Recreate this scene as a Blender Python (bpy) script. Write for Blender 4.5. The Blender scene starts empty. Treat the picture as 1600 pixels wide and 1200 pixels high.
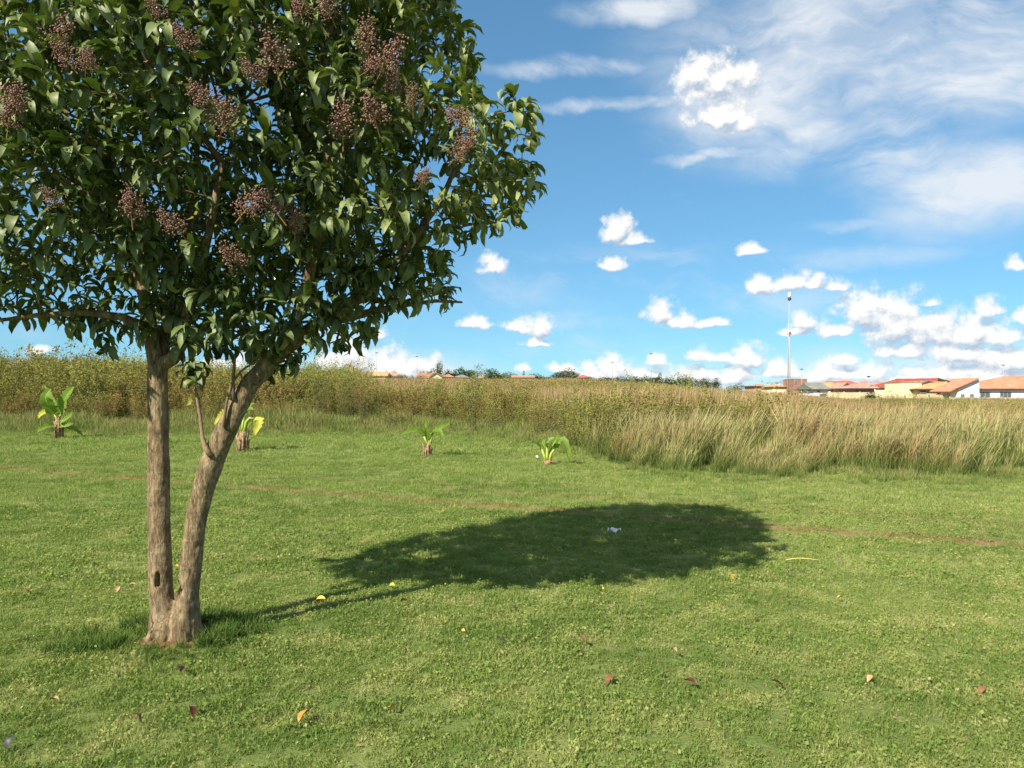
import bpy, bmesh, math, random
import numpy as np
from mathutils import Vector, Matrix, noise as mnoise

random.seed(7)
rng = np.random.default_rng(7)
scene = bpy.context.scene
COL = scene.collection
R = math.radians

# ------------------------------------------------------------------ camera
FPX, CX, HY, CAMZ = 1200.0, 800.0, 616.0, 1.6
cam_d = bpy.data.cameras.new('camera')
cam_d.sensor_width = 36.0
cam_d.lens = 36.0 * FPX / 1600.0
cam_d.clip_start = 0.05
cam_d.clip_end = 20000
cam = bpy.data.objects.new('camera', cam_d)
COL.objects.link(cam)
cam.location = (0, 0, CAMZ)
cam.rotation_euler = (R(90) + math.atan((HY - 600) / FPX), 0, 0)
scene.camera = cam

# ------------------------------------------------------------------ exposure
vs = scene.view_settings
scene.display_settings.display_device = 'sRGB'
vs.view_transform = 'Standard'
vs.look = 'None'
vs.exposure = 0.85
vs.gamma = 1.0
vs.use_curve_mapping = False
scene.render.engine = 'CYCLES'
cy = scene.cycles
cy.max_bounces = 6
cy.diffuse_bounces = 2
cy.glossy_bounces = 2
cy.transmission_bounces = 4
cy.transparent_max_bounces = 4
cy.caustics_reflective = False
cy.caustics_refractive = False
cy.use_denoising = True
try:
    cy.denoiser = 'OPENIMAGEDENOISE'
    cy.denoising_input_passes = 'RGB_ALBEDO_NORMAL'
except Exception:
    pass

# ------------------------------------------------------------------ sun
SUN_EL = R(38.0)
SUN_U = Vector((0.635, 0.773, 0)).normalized()          # horizontal travel of the light
light_dir = Vector((SUN_U.x * math.cos(SUN_EL), SUN_U.y * math.cos(SUN_EL), -math.sin(SUN_EL)))
sun_d = bpy.data.lights.new('sun', 'SUN')
sun_d.energy = 5.0
sun_d.angle = R(0.53)
sun_d.color = (1.0, 0.93, 0.80)
sun = bpy.data.objects.new('sun', sun_d)
COL.objects.link(sun)
sun.rotation_euler = light_dir.to_track_quat('-Z', 'Y').to_euler()


# ------------------------------------------------------------------ node helper
class NT:
    def __init__(self, tree):
        self.t = tree
        tree.nodes.clear()

    def n(self, kind, ins=None, **props):
        nd = self.t.nodes.new(kind)
        for k, v in props.items():
            setattr(nd, k, v)
        for k, v in (ins or {}).items():
            self.set(nd.inputs[k], v)
        return nd

    def set(self, sock, v):
        if isinstance(v, bpy.types.NodeSocket):
            self.t.links.new(v, sock)
        elif isinstance(v, bpy.types.Node):
            self.t.links.new(v.outputs[0], sock)
        else:
            if isinstance(v, (tuple, list)) and len(v) == 3 and sock.type == 'RGBA':
                v = (*v, 1.0)
            sock.default_value = v

    def m(self, op, a, b=0.0, c=0.0, clamp=False):
        nd = self.n('ShaderNodeMath', operation=op, use_clamp=clamp)
        self.set(nd.inputs[0], a)
        self.set(nd.inputs[1], b)
        self.set(nd.inputs[2], c)
        return nd.outputs[0]

    def v(self, op, a, b=(0, 0, 0), c=(0, 0, 0)):
        nd = self.n('ShaderNodeVectorMath', operation=op)
        self.set(nd.inputs[0], a)
        if op == 'SCALE':
            self.set(nd.inputs['Scale'], b)
        else:
            self.set(nd.inputs[1], b)
            if op == 'MULTIPLY_ADD':
                self.set(nd.inputs[2], c)
        return nd.outputs['Value'] if op in ('LENGTH', 'DOT_PRODUCT', 'DISTANCE') else nd.outputs[0]

    def sm(self, x, lo, hi, to0=0.0, to1=1.0):
        nd = self.n('ShaderNodeMapRange', interpolation_type='SMOOTHSTEP')
        self.set(nd.inputs[0], x)
        for i, q in enumerate((lo, hi, to0, to1)):
            self.set(nd.inputs[1 + i], q)
        return nd.outputs[0]

    def lin(self, x, lo, hi, to0=0.0, to1=1.0):
        nd = self.n('ShaderNodeMapRange')
        self.set(nd.inputs[0], x)
        for i, q in enumerate((lo, hi, to0, to1)):
            self.set(nd.inputs[1 + i], q)
        return nd.outputs[0]

    def noise(self, vec, scale, detail=3.0, rough=0.5, dist=0.0):
        nd = self.n('ShaderNodeTexNoise', {'Vector': vec, 'Scale': scale, 'Detail': detail, 'Roughness': rough, 'Distortion': dist})
        return nd.outputs[0]

    def mix(self, f, a, b):
        nd = self.n('ShaderNodeMix', data_type='RGBA')
        self.set(nd.inputs[0], f)
        self.set(nd.inputs[6], a)
        self.set(nd.inputs[7], b)
        return nd.outputs[2]

    def attr(self, name):
        return self.n('ShaderNodeAttribute', attribute_name=name).outputs['Fac']


# ------------------------------------------------------------------ sky
SKY_STRENGTH = 0.065
SKY_TINT = (0.365, 0.66, 0.82)
world = bpy.data.worlds.new('World')
scene.world = world
world.use_nodes = True
K = 12.0


def uv(px, py):
    dx = (px - CX) / FPX
    return (math.atan(dx) * K, math.atan((HY - py) / FPX / math.sqrt(1 + dx * dx)) * K)


def build_sky():
    w = NT(world.node_tree)
    out = w.n('ShaderNodeOutputWorld')
    sky = w.n('ShaderNodeTexSky', sky_type='NISHITA', sun_disc=False, sun_elevation=SUN_EL,
              sun_rotation=math.atan2(-SUN_U.x, -SUN_U.y), altitude=1500.0, air_density=1.0, dust_density=0.3, ozone_density=2.2)
    tc = w.n('ShaderNodeTexCoord').outputs['Generated']
    sx = w.n('ShaderNodeSeparateXYZ', {0: tc})
    az = w.m('MULTIPLY', w.m('ARCTAN2', sx.outputs[0], sx.outputs[1]), K)
    el = w.m('MULTIPLY', w.m('ARCSINE', sx.outputs[2]), K)
    P = w.n('ShaderNodeCombineXYZ', {0: az, 1: el, 2: 0.0}).outputs[0]

    # heaps: x, y of the flat base, half width, height above the base (all as seen), flatness below
    heaps = [
        (1122, 138, 74, 66), (1092, 120, 44, 44), (1160, 128, 40, 50), (1132, 184, 70, 36), (1165, 196, 36, 26),
        (964, 368, 30, 36), (996, 376, 30, 16), (958, 415, 26, 17), (1172, 390, 30, 14), (768, 418, 28, 26),
        (741, 506, 34, 19), (815, 513, 32, 24), (848, 516, 30, 30), (838, 537, 26, 12),
        (1032, 494, 30, 32), (1066, 504, 36, 20), (1105, 507, 40, 12),
        (1190, 454, 32, 30), (1240, 446, 36, 32), (1272, 446, 30, 20), (1308, 450, 26, 20),
        (1352, 494, 54, 52), (1400, 518, 70, 68), (1452, 528, 76, 56), (1508, 530, 64, 50), (1556, 530, 50, 38),
        (1545, 485, 34, 26), (1456, 474, 26, 14), (1590, 418, 22, 26), (1606, 500, 30, 22),
        (1296, 518, 42, 26), (1256, 508, 28, 22), (1240, 522, 30, 12),
        (1420, 552, 66, 26), (1500, 560, 90, 32), (1585, 566, 70, 38), (1470, 588, 80, 28), (1560, 594, 90, 28),
        (548, 572, 50, 58), (526, 588, 42, 42), (598, 580, 54, 50), (640, 584, 52, 38), (672, 588, 32, 40),
        (582, 521, 26, 18), (955, 584, 42, 32), (925, 586, 34, 24), (1008, 588, 34, 20), (1024, 566, 22, 18),
        (1096, 556, 30, 18), (1168, 562, 40, 32), (1130, 558, 26, 14), (1085, 590, 50, 22), (1140, 592, 60, 24),
        (820, 578, 16, 14), (880, 578, 26, 16), (60, 554, 26, 13), (330, 572, 60, 16), (420, 560, 56, 20),
        (1225, 584, 50, 24), (1290, 590, 60, 26), (1355, 588, 50, 30), (1320, 566, 40, 16), (1400, 600, 60, 18), (1220, 604, 60, 12),
    ]

    def heap_field(vec):
        prev = None
        for (px, py, hw, hh) in heaps:
            u, v = uv(px, py)
            u1, v1 = uv(px + hw, py)
            u2, v2 = uv(px, py - hh)
            a, b = 1.0 / max(1e-4, (u1 - u)), 1.0 / max(1e-4, (v2 - v))
            q = w.v('MULTIPLY_ADD', vec, (a, b, 0), (-u * a, -v * b, 0))
            q = w.v('MAXIMUM', q, w.v('MULTIPLY', q, (-1, -2.6, 0)))
            r = w.v('LENGTH', q)
            prev = r if prev is None else w.m('MINIMUM', prev, r)
        return prev

    # gently warp, then fractal edges
    warp = w.n('ShaderNodeTexNoise', {'Vector': P, 'Scale': 2.4, 'Detail': 2.0})
    wv = w.v('SCALE', w.v('SUBTRACT', warp.outputs[1], (0.5, 0.5, 0.5)), 0.22)

    def density(vec):
        f = heap_field(w.v('ADD', vec, wv))
        n1 = w.noise(vec, 3.6, 7.0, 0.62)
        # heaps beyond the picture: a broken belt low over the horizon
        n2 = w.noise(w.v('MULTIPLY', vec, (0.55, 1.2, 1)), 1.0, 2.0, 0.5)
        e = w.n('ShaderNodeSeparateXYZ', {0: vec})
        belt = w.m('MULTIPLY', w.sm(e.outputs[1], 0.0, 0.3), w.sm(e.outputs[1], 2.6, 0.8))
        side = w.sm(w.m('ABSOLUTE', e.outputs[0]), 7.3, 8.6)
        other = w.m('MULTIPLY', w.m('MULTIPLY', belt, side), w.lin(n2, 0.46, 0.62, 0.0, 1.0))
        base = w.m('MAXIMUM', w.m('SUBTRACT', 1.0, f), w.m('SUBTRACT', w.m('MULTIPLY', other, 2.2), 1.4))
        base = w.m('MAXIMUM', base, -1.3)
        amp = w.sm(base, -0.75, -0.1, 0.2, 1.8)
        return w.m('ADD', w.m('MULTIPLY', base, 0.85), w.m('MULTIPLY', w.m('SUBTRACT', n1, 0.46), amp))

    d0 = density(P)
    d1 = density(w.v('ADD', P, (-0.04, 0.13, 0)))
    alpha = w.sm(d0, -0.02, 0.55)
    slope = w.m('SUBTRACT', d0, d1)
    lit = w.lin(slope, -0.36, 0.19)
    lit = w.m('MAXIMUM', lit, w.sm(d0, 0.25, 0.0, 0.0, 0.8))
    ccol = w.mix(lit, (0.47, 0.56, 0.69), (1.0, 0.985, 0.96))

    # high streaks
    rot = w.n('ShaderNodeMapping', {'Vector': P, 'Rotation': (0, 0, R(9))}).outputs[0]
    ww = w.n('ShaderNodeTexNoise', {'Vector': rot, 'Scale': 0.5, 'Detail': 3.0})
    rv = w.v('ADD', rot, w.v('SCALE', w.v('SUBTRACT', ww.outputs[1], (0.5, 0.5, 0.5)), 1.5))
    st = w.noise(w.v('MULTIPLY', rv, (0.28, 1.15, 1)), 1.0, 9.0, 0.62)
    st2 = w.noise(w.v('MULTIPLY', rv, (0.5, 0.8, 1)), 1.1, 5.0, 0.55)
    sheets = [(1330, 40, 440, 120), (1500, 110, 320, 130), (1190, 150, 200, 130), (1260, 225, 150, 60), (1510, 290, 200, 90), (1390, 230, 120, 90),
              (890, 104, 150, 17), (980, 158, 150, 13), (1120, 240, 110, 14), (1010, 10, 140, 30)]
    faint = [(1000, 430, 330, 60), (1400, 344, 200, 12), (1080, 303, 40, 14), (860, 500, 260, 22), (1220, 470, 260, 40),
             (1340, 400, 260, 22), (700, 455, 250, 40), (980, 545, 330, 26), (800, 440, 80, 26), (300, 520, 400, 22)]

    wq = w.n('ShaderNodeTexNoise', {'Vector': P, 'Scale': 1.1, 'Detail': 4.0, 'Roughness': 0.6})
    Pw = w.v('ADD', P, w.v('MULTIPLY', w.v('SUBTRACT', wq.outputs[1], (0.5, 0.5, 0.5)), (1.0, 0.38, 0)))

    def soft(lst):
        prev = None
        for (px, py, hw, hh) in lst:
            u, v = uv(px, py)
            u1, _ = uv(px + hw, py)
            _, v2 = uv(px, py - hh)
            a, b = 1.0 / (u1 - u), 1.0 / (v2 - v)
            r = w.v('LENGTH', w.v('MULTIPLY_ADD', Pw, (a, b, 0), (-u * a, -v * b, 0)))
            prev = r if prev is None else w.m('MINIMUM', prev, r)
        return prev
    ms = w.sm(soft(sheets), 1.25, 0.15)
    mf = w.sm(soft(faint), 1.2, 0.2)
    # thin streaks carry on all round the sky
    rest = w.m('MULTIPLY', w.sm(w.m('ABSOLUTE', az), 7.0, 9.0), 0.5)
    above = w.m('MULTIPLY', w.sm(el, 6.4, 8.4), 0.55)
    ms = w.m('MAXIMUM', ms, w.m('MAXIMUM', rest, above))
    thick = w.m('MULTIPLY', ms, w.m('ADD', w.m('MULTIPLY', w.sm(st, 0.34, 0.66), 0.72), w.m('MULTIPLY', w.sm(st2, 0.30, 0.64), 0.40)))
    thin = w.m('MULTIPLY', mf, w.m('MULTIPLY', w.sm(st, 0.42, 0.66), 0.34))
    bank = w.m('MULTIPLY', w.sm(soft([(1430, 598, 340, 66), (610, 590, 190, 46), (1060, 598, 200, 36)]), 1.25, 0.3), w.m('ADD', 0.28, w.m('MULTIPLY', w.sm(st2, 0.3, 0.6), 0.4)))
    ca = w.m('MINIMUM', w.m('MAXIMUM', w.m('MAXIMUM', thick, thin), bank), 0.86)

    # the photograph's sky runs more evenly from blue to pale than the clear model
    even = w.n('ShaderNodeGamma', {'Color': w.v('SCALE', sky.outputs[0], SKY_STRENGTH), 'Gamma': 0.62})
    tint = w.v('MULTIPLY', even.outputs[0], SKY_TINT)
    bg = w.n('ShaderNodeBackground', {'Color': w.v('SCALE', tint, 1.0 / SKY_STRENGTH), 'Strength': SKY_STRENGTH})
    bc = w.n('ShaderNodeBackground', {'Color': (0.92, 0.96, 1.0), 'Strength': 0.53})
    bh = w.n('ShaderNodeBackground', {'Color': ccol, 'Strength': 0.58})
    m1 = w.n('ShaderNodeMixShader', {0: ca, 1: bg.outputs[0], 2: bc.outputs[0]})
    m2 = w.n('ShaderNodeMixShader', {0: w.m('MULTIPLY', alpha, 0.97), 1: m1.outputs[0], 2: bh.outputs[0]})
    w.t.links.new(m2.outputs[0], out.inputs['Surface'])


build_sky()
world.cycles.sampling_method = 'NONE'


# ------------------------------------------------------------------ placing
def at(px, py, d):
    """World point seen at photo pixel px, py, d metres ahead."""
    return Vector(((px - CX) / FPX * d, d, CAMZ + (HY - py) / FPX * d))


def smooth(x, a, b):
    t = np.clip((np.asarray(x, float) - a) / (b - a), 0, 1)
    return t * t * (3 - 2 * t)


_vn = rng.random((256, 256))


def vnoise(x, y, s=1.0, seed=0):
    x = np.asarray(x, float) * s + 37.3 * seed + 1000
    y = np.asarray(y, float) * s + 91.7 * seed + 1000
    xi, yi = np.floor(x).astype(int), np.floor(y).astype(int)
    fx, fy = x - xi, y - yi
    fx, fy = fx * fx * (3 - 2 * fx), fy * fy * (3 - 2 * fy)
    g = lambda a, b: _vn[a % 256, b % 256]
    return (g(xi, yi) * (1 - fx) + g(xi + 1, yi) * fx) * (1 - fy) + (g(xi, yi + 1) * (1 - fx) + g(xi + 1, yi + 1) * fx) * fy


TREE = (-2.17, 5.0)


def zg(x, y):
    """Height of the ground."""
    x = np.asarray(x, float)
    y = np.asarray(y, float)
    d = np.maximum(y, 1.0)
    azf = 1 - 0.97 * smooth(x / d, 0.03, 0.42)
    rise = np.interp(np.hypot(x * 0.5, y) * (y > 0), [0, 36, 70, 220, 600, 5000], [0, 0, 1.25, 4.2, 6.5, 8])
    r = np.hypot(x - TREE[0], (y - TREE[1]) * 0.95)
    bowl = 0.055 * np.exp(-(r / 0.40) ** 4) - 0.20 * np.exp(-(np.hypot((x - TREE[0] + 0.46) * 0.8, y - TREE[1] - 0.16) / 0.20) ** 4)
    und = 0.05 * (vnoise(x, y, 0.35) - 0.5) + 0.018 * (vnoise(x, y, 1.7, 3) - 0.5)
    return rise * azf + bowl + und


EDGE_X = np.array([-80, -40, -27, -14, -6, -2, 1.0, 2.0, 2.6, 3.6, 6, 9, 20, 60])
EDGE_D = np.array([44, 40, 36.5, 33.5, 34, 33, 28.0, 20.0, 16.0, 14.6, 14.2, 13.8, 13.5, 13])


def edge_d(x):
    return np.interp(x, EDGE_X, EDGE_D)


# ------------------------------------------------------------------ mesh helpers
def new_mesh(name, V, F, mat=None, attrs=None, smooth_=False):
    """F is an int array (n, 3 or 4)."""
    V = np.asarray(V, np.float32)
    F = np.asarray(F, np.int32)
    me = bpy.data.meshes.new(name)
    me.vertices.add(len(V))
    me.vertices.foreach_set('co', V.ravel())
    k = F.shape[1]
    me.loops.add(F.size)
    me.loops.foreach_set('vertex_index', F.ravel())
    me.polygons.add(len(F))
    me.polygons.foreach_set('loop_start', np.arange(0, F.size, k, dtype=np.int32))
    me.polygons.foreach_set('loop_total', np.full(len(F), k, np.int32))
    me.polygons.foreach_set('use_smooth', np.full(len(F), smooth_, bool))
    for an, av in (attrs or {}).items():
        a = me.attributes.new(an, 'FLOAT', 'POINT')
        a.data.foreach_set('value', np.asarray(av, np.float32))
    me.update(calc_edges=True)
    if mat is not None:
        me.materials.append(mat)
    return me


def link(name, me, parent=None, loc=None, kind=None):
    o = bpy.data.objects.new(name, me)
    COL.objects.link(o)
    if parent is not None:
        o.parent = parent
    if loc is not None:
        o.location = loc
    if kind:
        o['kind'] = kind
    return o


def thing(name, label, cat, loc=(0, 0, 0), rotz=0.0, group=None):
    o = bpy.data.objects.new(name, None)
    COL.objects.link(o)
    o.empty_display_size = 0.2
    o.location = loc
    o.rotation_euler = (0, 0, rotz)
    return tag(o, label, cat, group)


def tag(o, label, cat, group=None):
    o['label'] = label
    o['category'] = cat
    if group:
        o['group'] = group
    return o


def tube(pts, rad, sides=10, cap=True):
    """Swept tube; returns V, F(quads)."""
    pts = [Vector(p) for p in pts]
    V, F = [], []
    n = len(pts)
    ref = Vector((0.31, 0.17, 0.93)).normalized()
    up = None
    for i, p in enumerate(pts):
        t = (pts[min(i + 1, n - 1)] - pts[max(i - 1, 0)]).normalized()
        if up is None:
            up = t.orthogonal().normalized()
        up = (up - t * up.dot(t)).normalized()
        b = t.cross(up)
        r = rad[i] if hasattr(rad, '__len__') else rad
        for k in range(sides):
            a = 2 * math.pi * k / sides
            V.append(p + (up * math.cos(a) + b * math.sin(a)) * r)
    for i in range(n - 1):
        for k in range(sides):
            k2 = (k + 1) % sides
            F.append((i * sides + k, i * sides + k2, (i + 1) * sides + k2, (i + 1) * sides + k))
    if cap:
        for i, rev in ((0, True), (n - 1, False)):
            c = len(V)
            V.append(pts[i])
            for k in range(sides):
                a, b2 = i * sides + k, i * sides + (k + 1) % sides
                F.append((c, b2, a, a) if rev else (c, a, b2, b2))
    return V, F


class MB:
    """Collects polygons of any size into one mesh."""

    def __init__(self):
        self.V, self.F = [], []

    def add(self, V, F):
        b = len(self.V)
        self.V += [tuple(v) for v in V]
        for f in F:
            g = []
            for i in f:
                if not g or g[-1] != i + b:
                    if (i + b) not in g:
                        g.append(i + b)
            self.F.append(tuple(g))
        return self

    def box(self, x0, x1, y0, y1, z0, z1):
        V = [(x0, y0, z0), (x1, y0, z0), (x1, y1, z0), (x0, y1, z0), (x0, y0, z1), (x1, y0, z1), (x1, y1, z1), (x0, y1, z1)]
        return self.add(V, [(0, 3, 2, 1), (4, 5, 6, 7), (0, 1, 5, 4), (1, 2, 6, 5), (2, 3, 7, 6), (3, 0, 4, 7)])

    def tube(self, pts, rad, sides=8):
        return self.add(*tube(pts, rad, sides))

    def build(self, name, mat, parent=None, smooth_=False, kind=None):
        me = bpy.data.meshes.new(name)
        me.from_pydata(self.V, [], self.F)
        if smooth_:
            me.polygons.foreach_set('use_smooth', np.ones(len(me.polygons), bool))
        me.update()
        if mat:
            me.materials.append(mat)
        return link(name, me, parent, kind=kind)


# ------------------------------------------------------------------ materials
def mat(name):
    m = bpy.data.materials.new(name)
    m.use_nodes = True
    return m, NT(m.node_tree)


def finish(t, shader):
    o = t.n('ShaderNodeOutputMaterial')
    t.t.links.new(shader, o.inputs['Surface'])


def leafy(t, color, trans=0.3, tcolor=None, gloss=0.0, rough=0.4):
    """Thin plant tissue: light bounces off and passes through."""
    d = t.n('ShaderNodeBsdfDiffuse', {'Color': color})
    tr = t.n('ShaderNodeBsdfTranslucent', {'Color': tcolor if tcolor is not None else color})
    s = t.n('ShaderNodeMixShader', {0: trans, 1: d.outputs[0], 2: tr.outputs[0]}).outputs[0]
    if gloss:
        g = t.n('ShaderNodeBsdfGlossy', {'Color': (1, 1, 1), 'Roughness': rough})
        fr = t.n('ShaderNodeFresnel', {'IOR': 1.42})
        f = t.m('MULTIPLY', fr.outputs[0], gloss, clamp=True)
        s = t.n('ShaderNodeMixShader', {0: f, 1: s, 2: g.outputs[0]}).outputs[0]
    return s


def plain(name, color, rough=0.8, var=0.12, scale=3.0, bump=0.0, bscale=20.0, spec=0.3):
    m, t = mat(name)
    pos = t.n('ShaderNodeNewGeometry').outputs['Position']
    n = t.noise(pos, scale, 4.0, 0.6)
    c2 = tuple(max(0, c * (1 - 2.2 * var)) for c in color)
    c1 = tuple(min(1, c * (1 + var)) for c in color)
    col = t.mix(t.sm(n, 0.3, 0.7), c2, c1)
    p = t.n('ShaderNodeBsdfPrincipled', {'Base Color': col, 'Roughness': rough, 'Specular IOR Level': spec})
    if bump:
        b = t.n('ShaderNodeBump', {'Strength': bump, 'Distance': 0.02, 'Height': t.noise(pos, bscale, 5.0, 0.6)})
        t.t.links.new(b.outputs[0], p.inputs['Normal'])
    finish(t, p.outputs[0])
    return m


def lawn_color(t, pos):
    """Lawn colour by place on the ground: green, yellower and strawy patches, glare painted in towards the right, worn wheel tracks."""
    sp = t.n('ShaderNodeSeparateXYZ', {0: pos})
    x, y = sp.outputs[0], sp.outputs[1]
    flat = t.n('ShaderNodeCombineXYZ', {0: x, 1: y, 2: 0.0}).outputs[0]
    n1 = t.noise(flat, 0.42, 5.0, 0.65)
    n2 = t.noise(flat, 2.3, 4.0, 0.65)
    n3 = t.noise(flat, 9.0, 3.0, 0.6)
    c = t.mix(t.sm(n1, 0.40, 0.60), G_DEEP, G_MID)
    c = t.mix(t.sm(n2, 0.42, 0.70), c, G_YEL)
    dry = t.m('MULTIPLY', t.sm(n2, 0.52, 0.70), t.sm(n3, 0.50, 0.66))
    right = t.lin(x, -1.0, 6.0, 0.10, 0.50)  # lawn paler to the right: glare put into its colour
    c = t.mix(t.m('ADD', t.m('MULTIPLY', dry, 0.75), t.m('MULTIPLY', right, t.sm(n3, 0.4, 0.7))), c, G_DRY_GLARE)
    return c, x, y, n2, n3


def track_mask(t, x, y, n2):
    # wheel tracks run across the lawn from far left to near right
    line = t.m('ADD', t.m('MULTIPLY', x, -0.52), 11.0)
    wob = t.m('MULTIPLY', t.m('SUBTRACT', n2, 0.5), 0.5)
    dd = t.m('ABSOLUTE', t.m('ADD', t.m('SUBTRACT', y, line), wob))
    a = t.sm(dd, 0.30, 0.08)
    dd2 = t.m('ABSOLUTE', t.m('ADD', t.m('SUBTRACT', y, t.m('ADD', line, 1.7)), wob))
    b = t.m('MULTIPLY', t.sm(dd2, 0.25, 0.05), 0.45)
    return t.m('MAXIMUM', a, b)


G_DEEP = (0.148, 0.226, 0.048)
G_MID = (0.225, 0.302, 0.072)
G_YEL = (0.342, 0.378, 0.118)
G_DRY_GLARE = (0.493, 0.441, 0.194)  # straw colour, also mixed in for painted glare at right
SOIL = (0.20, 0.105, 0.050)


def make_ground_mat():
    m, t = mat('ground_soil_and_turf')
    g = t.n('ShaderNodeNewGeometry')
    pos = g.outputs['Position']
    c, x, y, n2, n3 = lawn_color(t, pos)
    tm = track_mask(t, x, y, n2)
    # thatch between the blades
    c = t.mix(0.55, c, (0.075, 0.085, 0.028))
    c = t.mix(t.m('MULTIPLY', tm, 0.8), c, (0.27, 0.16, 0.075))
    # bare soil round the trunk
    r = t.v('LENGTH', t.v('MULTIPLY', t.v('SUBTRACT', pos, (TREE[0] - 0.02, TREE[1] + 0.02, 0)), (1, 1, 0)))
    r = t.m('ADD', r, t.m('MULTIPLY', t.m('SUBTRACT', n3, 0.5), 0.3))
    c = t.mix(t.sm(r, 0.31, 0.20), c, SOIL)
    far = t.sm(y, 26.0, 44.0)
    fc = t.mix(t.noise(pos, 0.25, 3.0), (0.17, 0.14, 0.06), (0.10, 0.12, 0.04))
    c = t.mix(far, c, fc)
    b = t.n('ShaderNodeBump', {'Strength': 0.7, 'Distance': 0.03, 'Height': t.noise(pos, 26.0, 4.0, 0.7)})
    p = t.n('ShaderNodeBsdfPrincipled', {'Base Color': c, 'Roughness': 0.95, 'Specular IOR Level': 0.1})
    t.t.links.new(b.outputs[0], p.inputs['Normal'])
    finish(t, p.outputs[0])
    return m


def make_lawn_blade_mat():
    m, t = mat('lawn_blades')
    pos = t.n('ShaderNodeNewGeometry').outputs['Position']
    c, x, y, n2, n3 = lawn_color(t, pos)
    tm = track_mask(t, x, y, n2)
    c = t.mix(t.m('MULTIPLY', tm, 0.65), c, (0.26, 0.19, 0.08))
    rn = t.attr('rnd')
    c = t.mix(t.m('MULTIPLY', t.sm(rn, 0.90, 1.0), 0.7), c, (0.46, 0.39, 0.20))
    c = t.mix(t.m('MULTIPLY', t.sm(rn, 0.4, 0.0), 0.40), c, (0.115, 0.20, 0.042))
    finish(t, leafy(t, c, 0.34, t.mix(0.4, c, (0.31, 0.40, 0.06))))
    return m


def make_weed_mat(name, low, mid, high, brown, trans=0.3, n_scale=0.18):
    m, t = mat(name)
    pos = t.n('ShaderNodeNewGeometry').outputs['Position']
    h = t.attr('h')
    rn = t.attr('rnd')
    oi = t.n('ShaderNodeObjectInfo').outputs['Random']
    c = t.mix(t.sm(h, 0.05, 0.45), low, mid)
    c = t.mix(t.sm(t.m('ADD', h, t.m('MULTIPLY', t.m('SUBTRACT', rn, 0.5), 0.35)), 0.55, 0.95), c, high)
    patch = t.sm(t.noise(pos, n_scale, 4.0, 0.6), 0.42, 0.60)
    bf = t.m('MULTIPLY', t.m('MULTIPLY', patch, t.m('MULTIPLY', t.sm(h, 0.28, 0.55), t.sm(h, 1.0, 0.75, 0.35, 1.0))), t.sm(t.m('ADD', rn, oi), 0.55, 1.15))
    c = t.mix(t.m('MULTIPLY', bf, 0.75), c, brown)
    v = t.m('ADD', t.m('MULTIPLY', oi, 0.4), t.m('ADD', t.m('MULTIPLY', rn, 0.3), 0.65))
    c = t.n('ShaderNodeVectorMath', {0: c, 'Scale': v}, operation='SCALE').outputs[0]
    finish(t, leafy(t, c, trans))
    return m


def make_leaf_mat():
    m, t = mat('privet_leaf')
    g = t.n('ShaderNodeNewGeometry')
    rn = t.attr('rnd')
    oi = t.n('ShaderNodeObjectInfo').outputs['Random']
    sx = t.n('ShaderNodeSeparateXYZ', {0: g.outputs['Position']})
    young = t.sm(t.m('ADD', sx.outputs[0], t.m('MULTIPLY', t.m('SUBTRACT', t.noise(g.outputs['Position'], 1.3, 2.0), 0.5), 2.2)), -1.4, -0.1, -0.08, 0.62)  # sunlit yellow-green of the crown's right side put into the leaf colour
    young = t.m('ADD', young, t.m('MULTIPLY', t.sm(sx.outputs[2], 3.0, 4.2), 0.15))  # upper leaves paler as well, sunlight painted in
    age_sun = t.m('ADD', t.m('MULTIPLY', t.m('FRACT', t.m('ADD', rn, oi)), 0.72), young, clamp=True)  # random leaf age plus the painted sunlight
    top = t.mix(age_sun, (0.024, 0.054, 0.014), (0.180, 0.225, 0.050))
    top = t.mix(t.m('MULTIPLY', t.sm(t.m('FRACT', t.m('MULTIPLY', t.m('ADD', rn, oi), 7.3)), 0.95, 1.0), 0.75), top, (0.30, 0.26, 0.05))
    und = t.mix(age_sun, (0.11, 0.15, 0.045), (0.21, 0.25, 0.075))
    col = t.mix(g.outputs['Backfacing'], top, und)
    d = t.n('ShaderNodeBsdfPrincipled', {'Base Color': col, 'Roughness': t.m('ADD', t.m('MULTIPLY', g.outputs['Backfacing'], 0.32), 0.24),
                                         'Specular IOR Level': 0.65})
    tr = t.n('ShaderNodeBsdfTranslucent', {'Color': t.mix(age_sun, (0.07, 0.14, 0.012), (0.16, 0.24, 0.025))})
    s = t.n('ShaderNodeMixShader', {0: 0.20, 1: d.outputs[0], 2: tr.outputs[0]})
    finish(t, s.outputs[0])
    return m


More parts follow.
